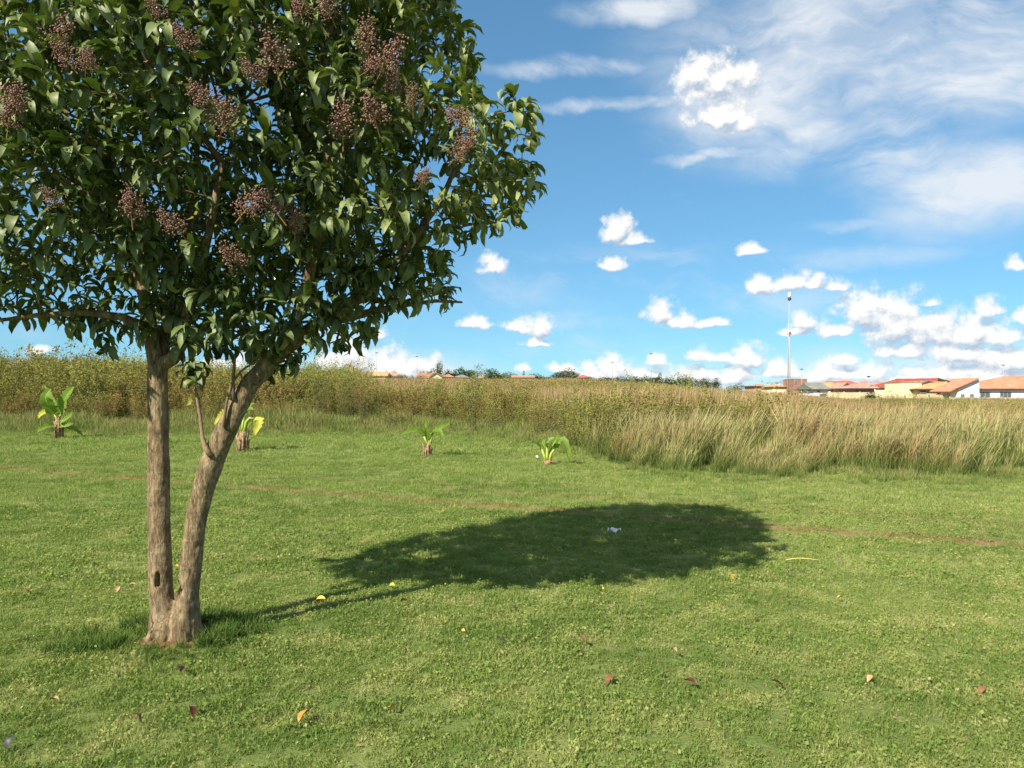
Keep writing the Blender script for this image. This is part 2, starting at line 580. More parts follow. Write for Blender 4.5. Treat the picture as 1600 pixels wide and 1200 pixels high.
def make_bark_mat():
    m, t = mat('grey_brown_bark')
    pos = t.n('ShaderNodeNewGeometry').outputs['Position']
    st = t.v('MULTIPLY', pos, (1, 1, 0.35))
    n1 = t.noise(st, 16.0, 6.0, 0.65)
    rings = t.noise(t.v('MULTIPLY', pos, (0.6, 0.6, 5.0)), 9.0, 4.0, 0.6)
    n3 = t.noise(t.v('MULTIPLY', pos, (1, 1, 0.28)), 62.0, 5.0, 0.75)
    c = t.mix(t.sm(n1, 0.3, 0.7), (0.145, 0.103, 0.056), (0.335, 0.247, 0.138))
    c = t.mix(t.m('MULTIPLY', t.sm(rings, 0.48, 0.75), 0.22), c, (0.40, 0.34, 0.23))
    c = t.mix(t.m('MULTIPLY', t.sm(n3, 0.52, 0.64), 0.75), c, (0.075, 0.050, 0.026))
    c = t.mix(t.m('MULTIPLY', t.sm(t.noise(pos, 7.0, 5.0, 0.7), 0.56, 0.66), 0.5), c, (0.40, 0.34, 0.22))
    fis = t.noise(t.v('MULTIPLY', pos, (1, 1, 0.16)), 26.0, 5.0, 0.7)
    fm = t.sm(t.m('ABSOLUTE', t.m('SUBTRACT', fis, 0.5)), 0.035, 0.004)
    c = t.mix(t.m('MULTIPLY', fm, 0.28), c, (0.06, 0.042, 0.024))
    sp = t.n('ShaderNodeSeparateXYZ', {0: pos})
    c = t.mix(t.sm(t.m('ADD', sp.outputs[2], t.m('MULTIPLY', n1, 0.15)), 0.18, 0.02, 0.0, 0.45), c, (0.20, 0.11, 0.055))
    h = t.m('ADD', t.m('MULTIPLY', n1, 0.6), t.m('ADD', t.m('MULTIPLY', n3, 0.35), t.m('SUBTRACT', t.m('MULTIPLY', rings, 0.12), t.m('MULTIPLY', fm, 0.22))))
    b = t.n('ShaderNodeBump', {'Strength': 0.9, 'Distance': 0.022, 'Height': h})
    p = t.n('ShaderNodeBsdfPrincipled', {'Base Color': c, 'Roughness': 0.9, 'Specular IOR Level': 0.2})
    t.t.links.new(b.outputs[0], p.inputs['Normal'])
    finish(t, p.outputs[0])
    return m


def make_berry_mat():
    m, t = mat('mauve_berries')
    rn = t.attr('rnd')
    oi = t.n('ShaderNodeObjectInfo').outputs['Random']
    c = t.mix(t.m('FRACT', t.m('ADD', rn, oi)), (0.105, 0.048, 0.046), (0.310, 0.165, 0.125))
    c = t.mix(t.sm(rn, 0.9, 1.0), c, (0.26, 0.19, 0.05))
    p = t.n('ShaderNodeBsdfPrincipled', {'Base Color': c, 'Roughness': 0.55, 'Specular IOR Level': 0.4})
    finish(t, p.outputs[0])
    return m


def make_banana_mat(name, a, b, tcol):
    m, t = mat(name)
    pos = t.n('ShaderNodeNewGeometry').outputs['Position']
    s = t.attr('s')
    vein = t.m('MULTIPLY', t.m('ADD', t.m('SINE', t.m('MULTIPLY', s, 190.0)), 1.0), 0.5)
    c = t.mix(t.noise(pos, 6.0, 3.0), a, b)
    c = t.mix(t.m('MULTIPLY', vein, 0.25), c, tuple(x * 0.6 for x in a))
    e = t.attr('e')
    c = t.mix(t.m('MULTIPLY', t.sm(e, 0.86, 1.0), t.sm(t.noise(pos, 14.0, 2.0), 0.48, 0.6)), c, (0.28, 0.18, 0.05))
    finish(t, leafy(t, c, 0.42, tcol, 0.25, 0.45))
    return m


def make_roof_mat(name, base):
    m, t = mat(name)
    tc = t.n('ShaderNodeTexCoord').outputs['Object']
    pos = t.n('ShaderNodeNewGeometry').outputs['Position']
    sp = t.n('ShaderNodeSeparateXYZ', {0: tc})
    row = t.m('FRACT', t.m('MULTIPLY', sp.outputs[2], 5.0))
    n = t.noise(pos, 1.2, 5.0, 0.7)
    n2 = t.noise(t.v('MULTIPLY', pos, (1, 1, 0.3)), 6.0, 2.0)
    c = t.mix(t.sm(n, 0.3, 0.7), tuple(x * 0.72 for x in base), tuple(min(1, x * 1.18) for x in base))
    c = t.mix(t.m('MULTIPLY', t.sm(n2, 0.45, 0.7), 0.3), c, tuple(x * 0.6 for x in base))
    b = t.n('ShaderNodeBump', {'Strength': 0.8, 'Distance': 0.05, 'Height': row})
    p = t.n('ShaderNodeBsdfPrincipled', {'Base Color': c, 'Roughness': 0.8, 'Specular IOR Level': 0.2})
    t.t.links.new(b.outputs[0], p.inputs['Normal'])
    finish(t, p.outputs[0])
    return m


M = {}
M['ground'] = make_ground_mat()
M['lawn'] = make_lawn_blade_mat()
M['lush_shade'] = make_weed_mat('lush_shade_toned_grass', (0.040, 0.080, 0.018), (0.085, 0.150, 0.032), (0.170, 0.255, 0.055), (0.16, 0.18, 0.05))  # long grass green, deepened to hold the shade of the hollow
M['leaf'] = make_leaf_mat()
M['bark'] = make_bark_mat()
M['twig'] = plain('brown_twigs', (0.17, 0.12, 0.075), 0.85)
M['shoot'] = plain('pale_shoot_bark', (0.26, 0.18, 0.11), 0.85, bump=0.4, bscale=60)
M['berry'] = make_berry_mat()
M['stalk'] = plain('orange_brown_stalks', (0.26, 0.13, 0.045), 0.7)
M['weed'] = make_weed_mat('thicket_weeds', (0.085, 0.135, 0.034), (0.165, 0.175, 0.052), (0.290, 0.275, 0.072), (0.265, 0.155, 0.062))
M['bush'] = make_weed_mat('bushy_weeds', (0.085, 0.120, 0.034), (0.180, 0.205, 0.055), (0.310, 0.325, 0.080), (0.25, 0.17, 0.065))
M['gold'] = make_weed_mat('field_grass', (0.13, 0.15, 0.05), (0.25, 0.205, 0.085), (0.42, 0.310, 0.15), (0.31, 0.165, 0.09), n_scale=0.09)
M['tall'] = make_weed_mat('tall_wind_grass', (0.105, 0.165, 0.042), (0.215, 0.250, 0.072), (0.455, 0.385, 0.180), (0.36, 0.235, 0.12), 0.35, 0.4)
M['reed'] = make_weed_mat('reeds', (0.13, 0.17, 0.065), (0.205, 0.245, 0.10), (0.265, 0.29, 0.14), (0.25, 0.20, 0.095), n_scale=0.05)
M['rough'] = make_weed_mat('rough_grass', (0.11, 0.175, 0.042), (0.17, 0.225, 0.056), (0.25, 0.27, 0.085), (0.33, 0.28, 0.12), n_scale=0.5)
M['treeleaf'] = make_weed_mat('far_tree_leaves', (0.030, 0.055, 0.018), (0.040, 0.068, 0.022), (0.055, 0.085, 0.028), (0.05, 0.06, 0.02), 0.2)
M['treebrown'] = make_weed_mat('far_olive_leaves', (0.085, 0.090, 0.030), (0.120, 0.115, 0.042), (0.155, 0.140, 0.050), (0.14, 0.095, 0.04), 0.2)
M['sapling'] = make_weed_mat('sapling_leaves', (0.12, 0.15, 0.04), (0.17, 0.21, 0.05), (0.22, 0.26, 0.06), (0.18, 0.17, 0.05), 0.35)
M['banana'] = make_banana_mat('banana_leaf', (0.135, 0.235, 0.030), (0.200, 0.300, 0.040), (0.26, 0.40, 0.03))
M['bananayellow'] = make_banana_mat('yellowing_banana_leaf', (0.50, 0.47, 0.05), (0.62, 0.60, 0.10), (0.60, 0.52, 0.05))
M['petiole'] = plain('banana_leaf_stalk', (0.34, 0.42, 0.07), 0.55, 0.1, 8)
M['pseudo'] = plain('dry_banana_stem', (0.36, 0.23, 0.13), 0.9, 0.3, 18, 0.8, 40)

# ------------------------------------------------------------------ ground
def build_ground():
    def axis(lo, hi, c, n, fine):
        t = np.linspace(-1, 1, n)
        k = 6.4
        s = np.sinh(k * t) / np.sinh(k)
        a = np.where(s < 0, s * (c - lo), s * (hi - c)) + c
        return a
    xs = axis(-3000, 3000, -1.5, 260, 0.05)
    ys = axis(-800, 6000, 5.5, 260, 0.05)
    X, Y = np.meshgrid(xs, ys)
    Z = zg(X, Y)
    V = np.stack([X.ravel(), Y.ravel(), Z.ravel()], 1)
    nx, ny = len(xs), len(ys)
    i = np.arange(ny - 1)[:, None] * nx + np.arange(nx - 1)[None, :]
    F = np.stack([i, i + 1, i + nx + 1, i + nx], -1).reshape(-1, 4)
    o = link('ground', new_mesh('ground', V, F, M['ground'], smooth_=True))
    o['kind'] = 'structure'
    o['label'] = 'mown lawn soil and rough field reaching to the horizon'


build_ground()


# ------------------------------------------------------------------ the tree
def build_tree():
    root = thing('tree', 'big two-trunked tree with glossy dark leaves and mauve berry clusters on the lawn', 'tree', (TREE[0], TREE[1], 0))
    off = Vector(root.location)

    def loc(p):
        return Vector(p) - off
    # trunks as seen: (px, py, d, radius m)
    left = [(262, 1012, 5.0, .098), (257, 985, 5.0, .096), (256, 955, 5.0, .084), (253, 910, 5.0, .078), (251, 860, 5.0, .076), (250, 800, 5.0, .072), (249, 740, 5.0, .070),
            (248, 680, 5.0, .069), (247, 620, 5.0, .067), (246, 585, 5.0, .068), (247, 568, 5.0, .066)]
    right = [(290, 1012, 4.98, .098), (293, 985, 4.98, .094), (293, 955, 4.98, .082), (297, 910, 4.97, .073), (302, 860, 4.96, .071), (309, 805, 4.95, .070), (320, 760, 4.94, .072),
             (334, 715, 4.93, .077), (350, 680, 4.92, .076), (368, 640, 4.92, .070), (392, 598, 4.92, .065), (420, 566, 4.92, .061), (450, 540, 4.92, .056)]
    limbs = [
        [(246, 575, 5.0, .058), (241, 550, 5.0, .054), (235, 522, 5.0, .050), (229, 480, 5.02, .045), (215, 420, 5.05, .038), (200, 340, 5.1, .030), (205, 250, 5.15, .022)],
        [(249, 572, 5.0, .050), (270, 560, 4.97, .044), (282, 540, 4.95, .040), (290, 500, 4.9, .036), (310, 430, 4.8, .030), (330, 340, 4.7, .024), (345, 250, 4.65, .018)],
        [(250, 562, 5.02, .045), (258, 530, 5.08, .042), (264, 480, 5.2, .036), (280, 400, 5.4, .030), (300, 300, 5.6, .022), (310, 190, 5.7, .016)],
        [(450, 540, 4.92, .054), (495, 508, 4.94, .046), (540, 482, 4.98, .040), (590, 440, 5.0, .032), (640, 380, 5.0, .026), (690, 310, 5.0, .019), (720, 240, 5.0, .013)],
        [(446, 543, 4.92, .046), (462, 500, 4.85, .040), (480, 440, 4.75, .034), (500, 360, 4.7, .027), (510, 270, 4.65, .020), (500, 170, 4.7, .014)],
        [(498, 506, 4.94, .034), (560, 492, 5.0, .028), (620, 478, 5.0, .018), (680, 470, 5.0, .012), (722, 472, 5.0, .007)],
        [(234, 515, 5.0, .034), (190, 495, 4.95, .026), (130, 488, 4.9, .021), (60, 492, 4.85, .016), (0, 500, 4.8, .012), (-50, 495, 4.8, .008)],
    ]
    mb = MB()
    for pl in (left, right):
        pts = [loc(at(x, y, d)) for (x, y, d, r) in pl]
        mb.tube(pts, [r for *_, r in pl], 18)
    # merged foot and root flare
    for (x, y, d, r, dz) in ((262, 985, 4.97, .10, 0), (285, 985, 4.95, .10, 0), (275, 990, 5.02, .11, 0)):
        p = loc(at(x, y, d))
        mb.tube([p + Vector((0, 0, -0.14)), p, p + Vector((0, 0, .10)), p + Vector((0, 0, .18))], [r * .95, r * .85, r * .68, r * .3], 14)
    for ang in (-2.6, -1.9, -0.9, 0.1, 1.2, 2.4):
        p = loc(at(276, 984, 5.0))
        q = p + Vector((math.cos(ang) * .19, math.sin(ang) * .16, -0.10))
        mb.tube([p + Vector((math.cos(ang) * .07, math.sin(ang) * .05, .14)), p + Vector((math.cos(ang) * .115, math.sin(ang) * .09, .02)), q], [.045, .055, .04], 8)
    tmp = mb.build('trunk', M['bark'], None, True)
    rm = tmp.modifiers.new('r', 'REMESH')
    rm.mode = 'VOXEL'
    rm.voxel_size = 0.0095
    sm = tmp.modifiers.new('s', 'SMOOTH')
    sm.factor = 0.5
    sm.iterations = 4
    dg = bpy.context.evaluated_depsgraph_get()
    me = bpy.data.meshes.new_from_object(tmp.evaluated_get(dg))
    bpy.data.objects.remove(tmp)
    bpy.data.meshes.remove(bpy.data.meshes["trunk"]); me.name = "trunk"
    hole = loc(at(247, 905, 4.925))
    hole2 = loc(at(279, 922, 4.92))
    scar = loc(at(243, 845, 4.93))
    nv = len(me.vertices)
    cc = np.empty(nv * 3, np.float32)
    me.vertices.foreach_get('co', cc)
    cc = cc.reshape(-1, 3)
    nn_ = np.array([tuple(q.vector) for q in me.vertex_normals])
    for vi in range(nv):
        c = Vector(cc[vi])
        n = Vector(nn_[vi])
        k = mnoise.noise(Vector((c.x * 14, c.y * 14, c.z * 5))) * 0.0065 + mnoise.noise(Vector((c.x * 50, c.y * 50, c.z * 22))) * 0.0028
        k += 0.0015 * mnoise.noise(Vector((c.x * 6, c.y * 6, c.z * 34))) - 0.004
        if c.z < 0.25:
            k += mnoise.noise(Vector((c.x * 24, c.y * 24, c.z * 9))) * 0.011
        o_ = c + n * k
        for (hp, ax, az_, dep) in ((hole, .0105 + .004 * mnoise.noise(Vector((0, 0, c.z * 60))), .036, .075), (hole2, .020, .040, .10), (scar, .006, .030, .012)):
            e = ((c.x - hp.x) / ax) ** 2 + ((c.z - hp.z) / az_) ** 2
            if e < 2.2 and n.y < 0.2:
                o_.y += dep * max(0.0, 1 - e / 2.2) ** 0.6
        # long cracks in the foot
        for (px, z0, z1) in ((239, -.06, .14), (247, -.06, .08)):
            xx = (px - CX) / FPX * 4.9 - off.x
            if z0 < c.z < z1 and abs(c.x - xx - 0.006 * math.sin(c.z * 40)) < 0.007 and n.y < 0:
                o_.y += 0.016
        cc[vi] = o_
    me.vertices.foreach_set('co', cc.ravel())
    me.update()
    me.polygons.foreach_set('use_smooth', np.ones(len(me.polygons), bool))
    me.materials.clear()
    me.materials.append(M['bark'])
    link('trunk', me, root)

    for pl in limbs:
        b = MB()
        b.tube([loc(at(x, y, d)) for (x, y, d, r) in pl], [r for *_, r in pl], 10)
        b.build('limb', M['bark'], root, True)

    # ---- crown outline: ellipsoids (px, py, d, rx, ry, rz)
    ell = [(335, 235, 5.05, 1.62, 1.45, 1.02), (350, 20, 5.2, 1.50, 1.5, 1.15), (693, 250, 5.0, .66, .85, .54), (420, 485, 5.0, .80, .70, .36),
           (70, 345, 4.95, .62, 1.0, .66), (640, 452, 5.0, .26, .3, .14), (580, 335, 5.0, .76, 1.0, .44), (660, 90, 5.1, .38, .7, .45), (210, 452, 5.05, .90, .85, .31), (330, 500, 5.1, .42, .45, .26),
           (700, 470, 5.0, .13, .12, .07)]
    assert len(ell) == 11
    C = np.array([loc(at(x, y, d)) for (x, y, d, *_) in ell])
    S = np.array([e[3:] for e in ell])

    def depth_in(P):
        q = np.linalg.norm((P[:, None, :] - C[None]) / S[None], axis=2)
        return q.min(1)
    lo, hi = (C - S).min(0), (C + S).max(0)
    Q = lo + (hi - lo) * rng.random((90000, 3))
    dq = depth_in(Q)
    keep = (dq < 1.0) & (rng.random(len(Q)) < np.interp(dq, [0, .45, .75, 1.0], [0.06, .18, .75, 1.0]))
    Q = Q[keep]
    cl = np.array([mnoise.noise(Vector(q) * 2.1) + 0.5 * mnoise.noise(Vector(q) * 4.7) for q in Q])
    Q = Q[(cl > -0.10) | (rng.random(len(Q)) < 0.08)]
    small = np.concatenate([C[i] + (rng.random((60, 3)) * 2 - 1) * S[i] * .8 for i in (5, 3, 9, 10)])
    # sprigs that break the outline
    dq2 = depth_in(Q)
    rim = Q[(dq2 > 0.93) & (Q[:, 0] < 1.9)]
    rim = rim[rng.choice(len(rim), 80, replace=False)]
    mid = C[0] + np.array([0.1, 0, -0.1])
    ou = rim - mid
    ou = ou / np.linalg.norm(ou, axis=1)[:, None] + rng.normal(0, .25, ou.shape)
    spr = np.concatenate([rim + ou * q for q in (0.06, 0.12, 0.18)])
    Q = np.concatenate([Q[:6000], small, spr])
    # ---- branches reach for the crown (space colonisation)
    nodes, par = [], []
    for pl in limbs:
        pts = [loc(at(x, y, d)) for (x, y, d, r) in pl]
        last = -1
        for a_, b_ in zip(pts[:-1], pts[1:]):
            m_ = max(1, int((b_ - a_).length / 0.10))
            for j in range(m_):
                p = a_.lerp(b_, j / m_)
                nodes.append(p)
                par.append(last)
                last = len(nodes) - 1
        nodes.append(pts[-1])
        par.append(last)
    n_guide = len(nodes)
    N = np.array([tuple(p) for p in nodes])
    P_ = list(par)
    A = Q.copy()
    near = np.full(len(A), 1e9)
    nid = np.zeros(len(A), int)

    def upd(i0, near, nid):
        D = np.linalg.norm(A[:, None, :] - N[None, i0:, :], axis=2)
        j = D.argmin(1)
        dm = D[np.arange(len(A)), j]
        b = dm < near
        return np.where(b, dm, near), np.where(b, j + i0, nid)
    near, nid = upd(0, near, nid)
    step, kill = 0.085, 0.10
    for it in range(70):
        if len(A) == 0:
            break
        ok = near < 0.85
        if not ok.any():
            break
        dirs = (A - N[nid]) / (near[:, None] + 1e-9)
        acc = np.zeros((len(N), 3))
        np.add.at(acc, nid[ok], dirs[ok])
        g = np.unique(nid[ok])
        v = acc[g] + rng.normal(0, 0.15, (len(g), 3)) + np.array([0, 0, 0.10])
        v /= np.linalg.norm(v, axis=1)[:, None] + 1e-9
        i0 = len(N)
        N = np.concatenate([N, N[g] + v * step])
        P_ += list(g)
        near, nid = upd(i0, near, nid)
        k = near > kill
        A, near, nid = A[k], near[k], nid[k]
        if len(N) > 9000:
            break
    P_ = np.array(P_)
    n = len(N)
    rad = np.full(n, 0.0022)
    w2 = np.zeros(n)
    child = np.zeros(n, int)
    for i in range(n - 1, -1, -1):
        w2[i] = max(w2[i], 0.0024 ** 2.2)
        if P_[i] >= 0 and i >= n_guide:
            w2[P_[i]] += w2[i]
        if P_[i] >= 0:
            child[P_[i]] += 1
    rad = np.minimum(w2 ** (1 / 2.2), 0.022)
    # twig prisms
    idx = np.arange(n_guide, n)
    a, b = N[P_[idx]], N[idx]
    t = b - a
    t /= np.linalg.norm(t, axis=1)[:, None] + 1e-9
    u = np.cross(t, np.array([0.3, 0.5, 0.81]))
    u /= np.linalg.norm(u, axis=1)[:, None] + 1e-9
    w = np.cross(t, u)
    ra, rb = np.minimum(rad[P_[idx]], rad[idx] * 1.5), rad[idx]
    sides = 5
    V = np.zeros((len(idx), sides * 2, 3))
    for k in range(sides):
        an = 2 * math.pi * k / sides
        dvec = u * math.cos(an) + w * math.sin(an)
        V[:, k] = a + dvec * ra[:, None] - t * 0.006
        V[:, sides + k] = b + dvec * rb[:, None] + t * 0.004
    f = np.array([[k, (k + 1) % sides, sides + (k + 1) % sides, sides + k] for k in range(sides)])
    F = ((np.arange(len(idx)) * sides * 2)[:, None, None] + f[None]).reshape(-1, 4)
    link('branches', new_mesh('branches', V.reshape(-1, 3), F, M['twig'], smooth_=True), root, kind='stuff')

    # ---- leaf shapes: folded along the midrib, curling down
    def leaf_shape(curl, fold, wid, segs=4):
        V, F = [], []
        x, z, ang = 0.0, 0.0, 0.25
        for k in range(segs + 1):
            s = k / segs
            wd = wid * (math.sin(math.pi * min(1, s * 0.93 + 0.07)) ** 0.8) * (1 - 0.25 * s) * 0.5
            if k == segs:
                wd = 0.0
            wz = fold * wd
            nx, nz = -math.sin(ang), math.cos(ang)
            V += [(x + nx * wz, -wd, z + nz * wz), (x, 0, z), (x + nx * wz, wd, z + nz * wz)]
            ang -= curl / segs * (0.6 + 0.8 * s)
            x += math.cos(ang) / segs
            z += math.sin(ang) / segs
        for k in range(segs):
            b0, b1 = k * 3, k * 3 + 3
            F += [(b0, b1, b1 + 1, b0 + 1), (b0 + 1, b1 + 1, b1 + 2, b0 + 2)]
        F = [tuple(reversed(q)) for q in F]
        return np.array(V), np.array(F)
    shapes = [leaf_shape(c, fo, wi) for (c, fo, wi) in ((1.2, .35, .40), (1.8, .45, .38), (2.5, .55, .38), (2.1, .3, .44), (0.9, .5, .38), (2.9, .6, .40), (1.6, .7, .36))]
    # leaf placing on the twigs
    tip = np.where((np.arange(n) >= n_guide) & (rad < 0.0085))[0]
    pos, axd, size = [], [], []
    for i in tip:
        p0, p1 = N[P_[i]], N[i]
        t = p1 - p0
        t = t / (np.linalg.norm(t) + 1e-9)
        u = np.cross(t, rng.normal(0, 1, 3))
        u /= np.linalg.norm(u) + 1e-9
        end = child[i] == 0
        pairs = 2 if end else (2 if rad[i] < 0.0045 else 1)
        for k in range(pairs):
            q = p0 + (p1 - p0) * (0.35 + 0.6 * (k + rng.random()) / pairs)
            for sg in (-1, 1):
                dvec = t * (0.75 if end else 0.5) + u * sg * 0.8 + rng.normal(0, 0.2, 3) + np.array([0, 0, 0.05])
                pos.append(q)
                axd.append(dvec)
                size.append(0.070 + 0.095 * rng.random())
            u = np.cross(t, u)
        if end:
            for k in range(3):
                pos.append(p1)
                axd.append(t + rng.normal(0, 0.38, 3))
                size.append(0.080 + 0.095 * rng.random())
    pos, axd, size = np.array(pos), np.array(axd), np.array(size)
    axd /= np.linalg.norm(axd, axis=1)[:, None]
    nl = len(pos)
    up = np.array([0, 0, 1.0]) + rng.normal(0, 0.28, (nl, 3))
    sd = np.cross(up, axd)
    sd /= np.linalg.norm(sd, axis=1)[:, None] + 1e-9
    nr = np.cross(axd, sd)
    var = rng.integers(0, len(shapes), nl)
    # the sucker's leaf bunch
    wpos = pos + np.array(off)
    dist = np.linalg.norm(wpos - np.array([0, 0, CAMZ]), axis=1)
    px = wpos[:, 0] / wpos[:, 1] * FPX + CX
    py = HY - (wpos[:, 2] - CAMZ) / wpos[:, 1] * FPX
    vis = (px > 10) & (px < 900) & (py > 10)
    order = np.argsort(np.where(vis, dist, 1e9))
    single = set(order[:300].tolist())
    print('LEAVES', nl, 'NODES', n)
    rn = rng.random(nl)
    joined = np.array([i for i in range(nl) if i not in single])
    Vs, Fs, Rs, b0 = [], [], [], 0
    for k, (sv, sf) in enumerate(shapes):
        ii = joined[var[joined] == k]
        W = pos[ii][:, None, :] + size[ii][:, None, None] * (sv[None, :, 0:1] * axd[ii][:, None, :] + sv[None, :, 1:2] * sd[ii][:, None, :] + sv[None, :, 2:3] * nr[ii][:, None, :])
        Fk = (np.arange(len(ii)) * len(sv))[:, None, None] + sf[None] + b0
        Vs.append(W.reshape(-1, 3))
        Fs.append(Fk.reshape(-1, 4))
        Rs.append(np.repeat(rn[ii], len(sv)))
        b0 += W.shape[0] * W.shape[1]
    crown = link('foliage', new_mesh('foliage', np.concatenate(Vs), np.concatenate(Fs), M['leaf'], {'rnd': np.concatenate(Rs)}, True), root, kind='stuff')
    lm = [new_mesh('leaf', sv, sf, M['leaf'], {'rnd': np.full(len(sv), 0.3)}, True) for sv, sf in shapes]
    for i in single:
        o = bpy.data.objects.new('leaf', lm[var[i]])
        COL.objects.link(o)
        o.parent = root
        mt = Matrix([[axd[i][r] * size[i], sd[i][r] * size[i], nr[i][r] * size[i], pos[i][r]] for r in range(3)] + [[0, 0, 0, 1]])
        o.matrix_local = mt

    # ---- shoots from the right trunk
    b = MB()
    b.tube([loc(at(x, y, 4.86)) for x, y in ((331, 712), (322, 700), (317, 684), (313, 650), (308, 622), (305, 604))], [.022, .019, .013, .011, .010, .007], 8)
    sh = b.build('shoot', M['shoot'], root, True)
    b = MB()
    b.tube([loc(at(x, y, 4.85)) for x, y in ((366, 625), (364, 600), (366, 572), (367, 556), (352, 545))], [.013, .011, .010, .008, .005], 7)
    b.tube([loc(at(x, y, 4.84)) for x, y in ((350, 668), (354, 630), (362, 600), (376, 580), (398, 565), (412, 560))], [.010, .009, .008, .007, .006, .004], 7)
    b.tube([loc(at(x, y, 4.84)) for x, y in ((382, 597), (377, 588), (374, 580))], [.009, .007, .003], 6)
    b.build('shoot', M['twig'], root, True)
    Vs, Fs, b0 = [], [], 0
    for k in range(42):
        sv, sf = shapes[rng.integers(0, len(shapes))]
        q = np.array(loc(at(308 + rng.normal(0, 9), 582 + rng.normal(0, 12), 4.86 + rng.normal(0, .05))))
        ax = rng.normal(0, 1, 3) * np.array([1, 1, .5])
        ax /= np.linalg.norm(ax)
        s2 = np.cross(np.array([0, 0, 1.0]) + rng.normal(0, .2, 3), ax)
        s2 /= np.linalg.norm(s2)
        n2 = np.cross(ax, s2)
        L = 0.075 + 0.04 * rng.random()
        Vs.append(q + L * (sv[:, 0:1] * ax + sv[:, 1:2] * s2 * 1.25 + sv[:, 2:3] * n2))
        Fs.append(sf + b0)
        b0 += len(sv)
    V = np.concatenate(Vs)
    link('leaf_tuft', new_mesh('leaf_tuft', V, np.concatenate(Fs), M['leaf'], {'rnd': np.repeat(rng.random(42), b0 // 42)}, True), sh, kind='stuff')

    # ---- berry clusters
    ico = bmesh.new()
    bmesh.ops.create_icosphere(ico, subdivisions=1, radius=1.0)
    iv = np.array([v.co[:] for v in ico.verts])
    jf = np.array([[v.index for v in f.verts] for f in ico.faces])
    ico.free()
    kinds = []
    for k in range(5):
        Vb, Fb, rb, c0 = [], [], [], 0
        stalk = MB()
        nb = 190 + 25 * k
        stalk.tube([(0, 0, -.03), (0, 0, .05), (0.004, 0, .15)], [.003, .0025, .0012], 5)
        for q in range(16):
            hgt = 0.02 + 0.125 * q / 16
            R_ = 0.062 * (1 - q / 20)
            an = q * 2.4 + rng.normal(0, .3)
            e = Vector((math.cos(an) * R_, math.sin(an) * R_, hgt + 0.03))
            stalk.tube([(0, 0, hgt), e], [.0014, .0009], 4)
            for j in range(nb // 16):
                c = np.array(e) * (0.55 + 0.55 * rng.random()) + rng.normal(0, 0.015, 3)
                c[2] = hgt + 0.02 + rng.normal(0, 0.019)
                Vb.append(c + iv * 0.0043 * (0.8 + 0.4 * rng.random()))
                Fb.append(jf + c0)
                rb.append(np.full(len(iv), rng.random()))
                c0 += len(iv)
        kinds.append((new_mesh('berry_cluster', np.concatenate(Vb), np.concatenate(Fb), M['berry'], {'rnd': np.concatenate(rb)}, True), stalk))
    stalk_me = []
    for me_b, st in kinds:
        ms_ = bpy.data.meshes.new('berry_stalk')
        ms_.from_pydata(st.V, [], st.F)
        ms_.materials.append(M['stalk'])
        stalk_me.append(ms_)
    spots = [(80, 55, 1.1), (112, 85, .8), (435, 102, 1.25), (410, 110, .9), (340, 160, 1.0), (342, 190, 1.15), (575, 72, 1.2), (590, 100, 1.25), (565, 95, .9), (612, 130, .9), (645, 158, 1.0),
             (535, 205, 1.15), (590, 185, 1.1), (735, 180, 1.0), (722, 222, 1.05), (705, 235, .8), (98, 308, .8), (205, 330, 1.1), (285, 350, .9), (372, 322, 1.0), (440, 325, 1.1), (460, 352, .9),
             (380, 405, 1.05), (655, 272, .75), (4, 160, 1.0), (8, 185, .9), (520, 14, 1.0), (470, 8, .8), (300, 62, .8), (130, 90, .7), (255, 8, .8)]
    for i, (px_, py_, sc_) in enumerate(spots):
        for dd in np.arange(2.6, 6.0, 0.03):
            pw = at(px_, py_, dd)
            if depth_in(np.array([loc(pw)]))[0] < 1.02:
                break
        k = i % len(kinds)
        o = bpy.data.objects.new('berry_cluster', stalk_me[k])
        COL.objects.link(o)
        o.parent = root
        pos_ = loc(at(px_, py_, max(dd - 0.10, 2.5))) + Vector((0, 0, -0.06))
        q = Vector((rng.normal(0, .6), -0.4 + rng.normal(0, .4), .8)).normalized().to_track_quat('Z', 'Y')
        s_ = rng.uniform(.85, 1.1) * sc_
        o.matrix_local = Matrix.Translation(pos_) @ q.to_matrix().to_4x4() @ Matrix.Diagonal((s_, s_, s_, 1))
        st = bpy.data.objects.new('berries', kinds[k][0])
        COL.objects.link(st)
        st.parent = o
        st['kind'] = 'stuff'


build_tree()


